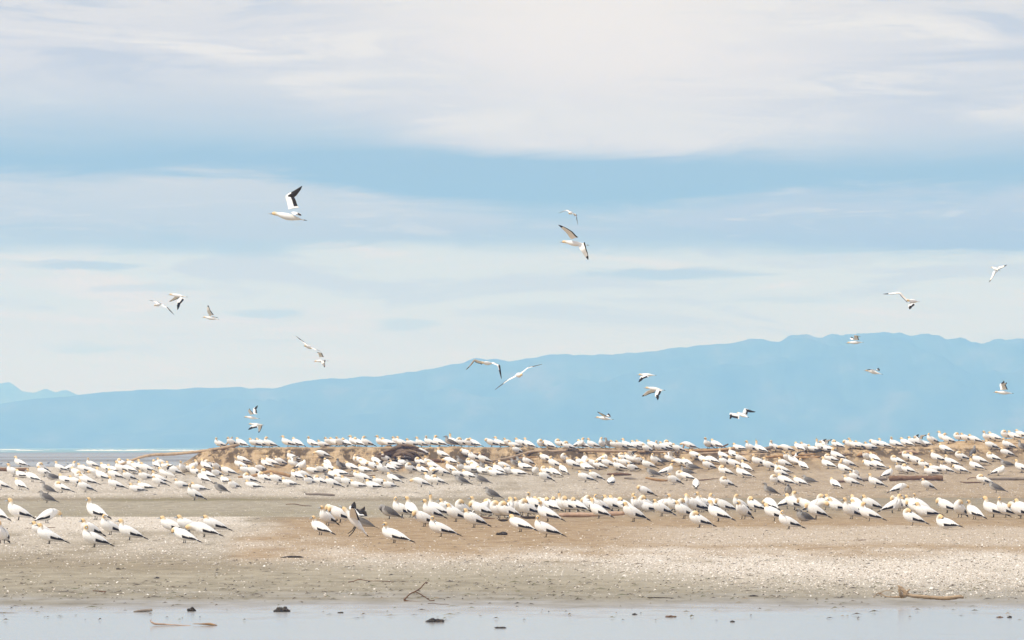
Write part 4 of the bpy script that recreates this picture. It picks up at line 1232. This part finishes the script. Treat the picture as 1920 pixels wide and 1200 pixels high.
buckets = {}
for q in BIRDS:
    if not q['young'] and not q['single']:
        continue
    q['zone'] = zone_of(q)
    ph, lx, ly = min(LM, key=lambda l: abs(l[1] - q['px']) + 3.5 * abs(l[2] - q['py']))
    ddx, ddy = q['px'] - lx, q['py'] - ly
    if abs(ddx) > 2.0 * abs(ddy) or abs(ddx) > 60:
        rel = 'left of' if ddx < 0 else 'right of'
    else:
        rel = 'in front of' if ddy > 0 else 'behind'
    q['rel'] = (ph, rel)
    q['dist'] = math.hypot(ddx, ddy)
    q['look'] = ('grey speckled young ' if q['young'] else 'white ') + POSE_WORD[q['pose']] + ' gannet' + {'R': ' facing right', 'A': ' turned away', 'T': ' turned to us', '': ''}[q['face']]
    buckets.setdefault((q['look'], q['zone'], q['rel']), []).append(q)
for (look, zn, (ph, rel)), lst in buckets.items():
    lst.sort(key=lambda q: q['dist'])
    for k, q in enumerate(lst):
        if len(lst) == 1:
            q['label'] = f'{look} {zn} {rel} the {ph}'
            if len(q['label'].split()) > 16:
                q['label'] = f'{look} {rel} the {ph}'
        else:
            q['label'] = f'{ORD[min(k, 15)]} {look} {rel} the {ph} {zn}'
            if len(q['label'].split()) > 16:
                q['label'] = f'{ORD[min(k, 15)]} {look} {rel} the {ph}'

flock = []
for q in BIRDS:
    L = lib(q['pose'], q['young'])
    sc = rnd.uniform(0.95, 1.05) * float(np.interp(q['pos'][1], [150, 180, 215, 300, 340], [1.03, 1.05, 1.15, 1.18, 1.27])) * (0.92 if q['young'] else 1.0)
    x, y, z = q['pos']
    yaw = yaw_of(q)
    if not q['young'] and not q['single']:
        flock.append((L, (x, y, z - 0.004), yaw, sc))
        continue
    nm = 'young_gannet' if q['young'] else 'gannet'
    o = bpy.data.objects.new(nm, L['body'])
    C.objects.link(o)
    o.location = (x, y, z - 0.004)
    o.rotation_euler = (0, 0, yaw)
    zz = q['pos'][1]
    tall = float(np.interp(zz, [150, 180, 200, 300, 330], [1.04, 1.06, 1.20, 1.18, 1.08]))
    o.scale = (sc * rnd.uniform(0.95, 1.07) * (1.06 if zz > 300 else 1.0), sc * rnd.uniform(0.98, 1.12), sc * tall * rnd.uniform(0.95, 1.05))
    o['label'] = q['label']
    o['category'] = 'gannet chick' if q['young'] else 'gannet'
    o['group'] = 'young gannets in the colony' if q['young'] else 'gannets of the colony'
    for pn, pm in L['parts']:
        c_ = bpy.data.objects.new(pn, pm)
        C.objects.link(c_)
        c_.parent = o

# the rest of the colony, too many and too small to hold apart
allV, allQ, allC, off = [], [], [], 0
cache = {}
for L, loc, yaw, sc in flock:
    key = id(L)
    if key not in cache:
        vs, qs, cs, o_ = [], [], [], 0
        for m_ in [L['body']] + [p_[1] for p_ in L['parts']]:
            v = np.empty(len(m_.vertices) * 3)
            m_.vertices.foreach_get('co', v)
            vs.append(v.reshape(-1, 3))
            cd = np.empty(len(m_.loops) * 4)
            m_.color_attributes['plumage'].data.foreach_get('color', cd)
            cd = cd.reshape(-1, 4)
            for p_ in m_.polygons:
                qs.append([o_ + k for k in p_.vertices])
                cs.append([tuple(cd[li][:3]) for li in p_.loop_indices])
            o_ += len(m_.vertices)
        cache[key] = (np.concatenate(vs), qs, cs)
    vs, qs, cs = cache[key]
    ca, sa_ = math.cos(yaw), math.sin(yaw)
    R = np.array([[ca, -sa_, 0], [sa_, ca, 0], [0, 0, 1]]) * sc
    allV.append(vs @ R.T + np.array(loc))
    allQ += [[k + off for k in f] for f in qs]
    allC += cs
    off += len(vs)
if flock:
    link('gannet_flock', mesh('gannet_flock', np.concatenate(allV), allQ, allC), M_FEATHER, kind='stuff', label='rest of the white gannet colony crowding the bank top')


# ------------------------------------------------------------------ birds on the wing
def span_len(p0, p1, L, Z, sgn):
    """depth step that gives a limb its true length L over its apparent extent"""
    ax = math.hypot(p1[0] - p0[0], p1[1] - p0[1]) * Z / F
    return sgn * math.sqrt(max(L * L - ax * ax, 0.0))


def flyer(label, Z, bill, tail, L, R, ds=0.0, bob=0.0, name='flying_gannet', young=False, legs=None, wing_fwd=None, scale=1.0, cat='gannet', group='gannets on the wing', neck=0.0):
    """bill, tail: apparent ends; L, R = (shoulder, wrist, tip, depth sign of the two limbs)"""
    mid = ((bill[0] + tail[0]) / 2, (bill[1] + tail[1]) / 2)
    ln = span_len(bill, tail, 0.90 * scale, Z, ds if ds else 1) if ds else 0.0
    Pb = pix(bill[0], bill[1], Z + ln / 2)
    Pt = pix(tail[0], tail[1], Z - ln / 2)
    c0 = (Pb + Pt) / 2
    ax = Pb - Pt
    Lb = np.linalg.norm(ax)
    f = ax / Lb
    upv = np.array((0, 0, 1.0)) - f * f[2]
    upv /= np.linalg.norm(upv)
    k = Lb / 0.90
    st = lambda s, z=0.0: (Pt + ax * s + upv * z * k)
    rowsP = [(.14, 0, .010, .020), (.24, .004, .036, .042), (.36, .006, .066, .068), (.50, .010, .080, .080), (.62, .018, .070, .070), (.70, .024, .052, .052), (.775, .028, .042, .042), (.83, .030, .043, .042), (.87, .024, .034, .033), (.895, .016, .020, .019)]
    P = [tuple(st(s, z - bob * s)) + (a_ * k, b_ * k) for s, z, a_, b_ in rowsP]
    sd = np.cross(f, upv)
    V, Fc, n = loft(P, 10, 2, side=tuple(sd))
    vc = []
    for i in range(n):
        s = i / (n - 1)
        c = lerp3(WHITE, YEL2, float(ss(s, .60, .74)) * 0.8)
        c = lerp3(c, YEL, float(ss(s, .72, .82)) * 0.9)
        if s > .965:
            c = BLK
        if young:
            c = YB if s < .7 else YH
        vc += [c] * 10
    mt = M_YOUNG if young else M_FEATHER
    ob = link(name, mesh(name, [v - c0 for v in V], Fc, [[vc[q] for q in fa] for fa in Fc]), mt, loc=c0, label=label, category=cat, group=group)
    hb, bt = st(.885, .014 - bob * .885), st(1.0, .002 - bob)
    V, Fc, n = loft([tuple(hb) + (.018 * k, .016 * k), tuple(hb * .6 + bt * .4) + (.012 * k, .010 * k), tuple(bt) + (.002, .002)], 7, 1, side=tuple(sd))
    link('bill', mesh('bill', [v - c0 for v in V], Fc, [BILL for _ in Fc]), M_FEATHER, parent=ob)
    V, Fc, n = loft([tuple(st(.20, .004)) + (.020 * k, .034 * k), tuple(st(.12, 0)) + (.012 * k, .040 * k), tuple(st(.05, 0)) + (.008 * k, .028 * k), tuple(st(0, 0)) + (.003, .006)], 8, 2, side=tuple(sd))
    link('tail', mesh('tail', [v - c0 for v in V], Fc, [(YD if young else (WHITE if i < len(Fc) * 0.45 else BLK)) for i in range(len(Fc))]), mt, parent=ob)
    for wg, right in ((L, False), (R, True)):
        S, W, T = wg[0], wg[1], wg[2]
        s1, s2 = (wg[3], wg[4]) if len(wg) > 4 else (wg[3], wg[3])
        d0 = -ln * 0.0
        d1 = d0 + span_len(S, W, 0.36 * scale, Z, s1)
        d2 = d1 + span_len(W, T, 0.50 * scale, Z, s2)
        Sx = pix(S[0], S[1], Z + d0 + 0.05 * s1)
        V, Fc, Cc = wing_mesh(Sx, pix(W[0], W[1], Z + d1), pix(T[0], T[1], Z + d2), f if wing_fwd is None else wing_fwd, right, young, scale)
        link('wing', mesh('wing', [v - c0 for v in V], Fc, Cc), mt, parent=ob)
    for lg in legs or ():
        pts = [tuple(pix(q[0], q[1], Z + lg[-1])) + (q[2] * Z / F, q[2] * Z / F) for q in lg[:-1]]
        V, Fc, n = loft(pts, 6, 2)
        link('leg', mesh('leg', [v - c0 for v in V], Fc, [LEG for _ in Fc]), M_FEATHER, parent=ob)
    return ob


flyer('largest gannet in the sky with one black tipped wing raised steeply', 128, (502, 400.5), (576, 413.5), ((546, 398), (551, 402), (561, 404), -1), ((541, 393), (537, 367), (566, 348.5), 1, 0.3))
flyer('gannet banking with pale underwings spread, below the thin winged one', 168, (1048, 454), (1105, 460), ((1071, 449), (1064, 438), (1047, 422), -0.7), ((1083, 459), (1090, 470), (1102.5, 487.5), -0.7, 0.2))
flyer('thin winged gannet gliding end on above the banking bird', 300, (1066, 401.5), (1074, 398.5), ((1072.5, 399.5), (1079, 401.5), (1083, 421), -1, -0.4), ((1070, 399), (1061, 394.5), (1048, 399.5), 1), ds=-1)
flyer('gannet with both dark wings pushed down above the low cloud at left', 250, (314, 552.5), (352.5, 557), ((338, 556), (332, 567), (332.3, 581), -1, 0.2), ((330, 555), (325, 559), (317, 565.5), 1))
flyer('faint slim gannet gliding away beside the dark winged one', 285, (288, 574), (304, 570), ((302, 572), (311.6, 577), (326, 590), -1), ((296, 570), (290, 566), (280, 563), 1), ds=-1)
flyer('gannet at left with a single pale wing pointing straight up', 290, (378, 595), (411.5, 599), ((393, 593), (388.5, 583), (389.5, 572), -1, -.2), ((397, 594), (401, 595), (408, 595), 1))
flyer('gannet turning with bent wings below a gliding partner', 300, (587, 677.5), (616, 676.5), ((599, 670), (597.5, 662.5), (594, 660.5), -1), ((602, 676), (604, 682), (608.5, 689), -0.8, .2), bob=0.02)
flyer('gliding gannet seen edge on with one wing tip high', 265, (568, 648.5), (591, 654.5), ((582, 652), (590, 655), (600, 658.5), -1), ((577, 649.5), (568, 642), (554.5, 630), 0.6), ds=-1)
flyer('gannet with long wings drooping like an arch against the ridge', 232, (900, 681), (927, 682), ((921, 680.5), (933, 686), (940, 711), -1, -.2), ((906, 678), (889.5, 674), (873.5, 693.5), 0.7), ds=-1)
flyer('gannet gliding towards us on slanted outstretched wings over the ridge', 182, (980, 704.5), (966, 703), ((977, 701), (990, 690.5), (1016, 683.5), -0.2), ((968, 706), (952, 714), (928.5, 731), 0.2), ds=-1)
flyer('upper of two gannets flapping down in front of the mountain', 252, (1193.5, 703.5), (1231.5, 703.5), ((1209, 702), (1201, 707), (1197, 716.5), -1, -.2), ((1207, 702), (1203, 704.5), (1199, 711), 1))
flyer('lower of two gannets flapping down with both wings hanging', 234, (1206, 727.5), (1248, 732), ((1231, 730), (1228.5, 741), (1233, 750.5), -1, -.3), ((1222, 730), (1213, 734), (1203, 743), 1, .2))
flyer('gannet with both wings raised over the bank end', 310, (456, 782), (487.5, 785), ((469, 778), (465.5, 770.5), (467.5, 766), -1, -.4), ((474.5, 776.5), (475.5, 766), (483, 760), 1, .2))
flyer('gannet with lowered wings just above the birds on the bank end', 310, (464, 795.5), (496, 797), ((480, 795), (471.5, 798.5), (465, 805.5), -1, .2), ((485, 795), (484.5, 803), (484.5, 811.5), 1, .2))
flyer('small gannet low over the centre with one wing lifted back', 267, (1114, 783), (1151, 786.5), ((1133, 782), (1127, 778), (1119.5, 772), -1), ((1137, 781.5), (1138, 779), (1140, 775), 1))
flyer('gannet turning away with crooked wings low before the mountain', 235, (1380, 774.5), (1404.5, 783), ((1387, 776), (1369, 774.5), (1368, 786), -0.4), ((1392, 773.5), (1397, 766), (1416.5, 772), 0.8), ds=1, wing_fwd=(-0.55, 0.1, 0.6))
flyer('gannet wheeling with one long wing swept out in the pale sky', 232, (1698, 564.5), (1724.5, 565.5), ((1707, 567), (1703.5, 573), (1704.7, 580), -1, -.5), ((1704, 563), (1687, 547.5), (1656, 551), 0.5), ds=-1, wing_fwd=(-0.8, 0.25, 0.36))
flyer('highest gannet near the right edge with wings tilted steeply', 290, (1857.5, 501.5), (1875.5, 507.5), ((1869, 504.5), (1873, 500), (1888, 496.5), -1), ((1862, 508.5), (1860, 516.5), (1854.5, 529), -0.6), ds=1)
flyer('gannet crossing the summit with one pale wing upright', 282, (1585.5, 643), (1620, 641.5), ((1602, 638), (1602, 628.5), (1613, 631), -1, -.6), ((1597, 637.5), (1594, 634.5), (1596, 631.5), 1), bob=0.02)
flyer('gannet gliding with short hidden wings below the summit', 260, (1619, 694.5), (1656, 702), ((1634, 693), (1629, 692.5), (1624, 694), -1), ((1640, 693.5), (1643, 693), (1646.5, 690), 1))
flyer('gannet with wings held up near the right edge of the mountain', 252, (1861.5, 736), (1901, 737.5), ((1880, 731.5), (1878, 721), (1887.5, 717), -1, -.5), ((1876, 731), (1875, 721), (1882, 714), 1))
# the bird landing among the flock, and the young one flapping behind it
g = ground(655, 1006)
flyer('white gannet landing upright with wings raised beside a dark young bird', g[1], (634, 946), (693, 1008.5), ((656, 972), (656, 960), (659, 948.5), -0.9, -.5), ((665, 968), (655, 952), (664, 940.5), 1, .3), scale=1.4, wing_fwd=(-0.95, 0, 0.3),
      name='landing_gannet', legs=[[(669, 984, 1.6), (663, 996, 1.1), (658, 1002, 1.0), (653.5, 1006, 0.9), -0.04], [(667, 982, 1.5), (661, 994, 1.0), (652, 1000.5, 0.8), 0.06]], group='gannets of the colony')
g = ground(679, 992)
L = lib('r', True)
o = link('young_gannet', L['body'], loc=(g[0], g[1], g[2]), rot=(0, 0, math.pi + 0.1), label='dark young gannet flapping one wing up beside the landing bird', category='gannet chick', group='young gannets in the colony')
for pn, pm in L['parts']:
    if pn == 'wing':
        continue
    link(pn, pm, parent=o)
for S, W, T, rt in (((0.06, 0.09, 0.40), (0.06, 0.22, 0.62), (-0.06, 0.25, 0.74), False), ((0.06, -0.09, 0.40), (0.16, -0.30, 0.60), (-0.12, -0.5, 0.70), True)):
    V, Fc, Cc = wing_mesh(S, W, T, (1, 0, 0), rt, True)
    link('wing', mesh('wing', V, Fc, Cc), M_YOUNG, parent=o)

# waders far out on the flat
for k, (px, py, ln) in enumerate([(2, 872, 5), (16, 869.5, 5), (91, 871, 6), (127, 871.5, 4), (147, 866, 3.2), (202, 865.5, 3.2), (215, 866.2, 3.2), (62, 866, 3)]):
    Z = 2.84 * F / (py - HOR)
    s = ln * Z / F / 0.45
    x, y, z = (px - 960) / F * Z, Z, float(SEA)
    P = [(-.22, 0, .17, .012, .02), (-.10, 0, .20, .06, .06), (.04, 0, .225, .07, .065), (.12, 0, .26, .04, .04), (.15, 0, .31, .03, .03), (.19, 0, .325, .028, .026), (.22, 0, .32, .01, .01), (.30, 0, .305, .004, .004)]
    V, Fc, n = loft(P, 8, 1)
    o = link('wader', mesh('wader', V, Fc, [(0.03, 0.028, 0.028) for _ in Fc]), M_FEATHER, loc=(x, y, z), rot=(0, 0, math.pi * (k % 2)), label='tiny dark wading bird out on the wet tidal flat', category='wader', group='dark waders far out on the flat')
    o.scale = (s, s, s)
    for sg in (-1, 1):
        V, Fc, n = loft([(0, sg * .03, .18, .008, .008), (0, sg * .03, -.08, .008, .008)], 5, 1)
        link('leg', mesh('leg', V, Fc, [LEG for _ in Fc]), M_FEATHER, parent=o)
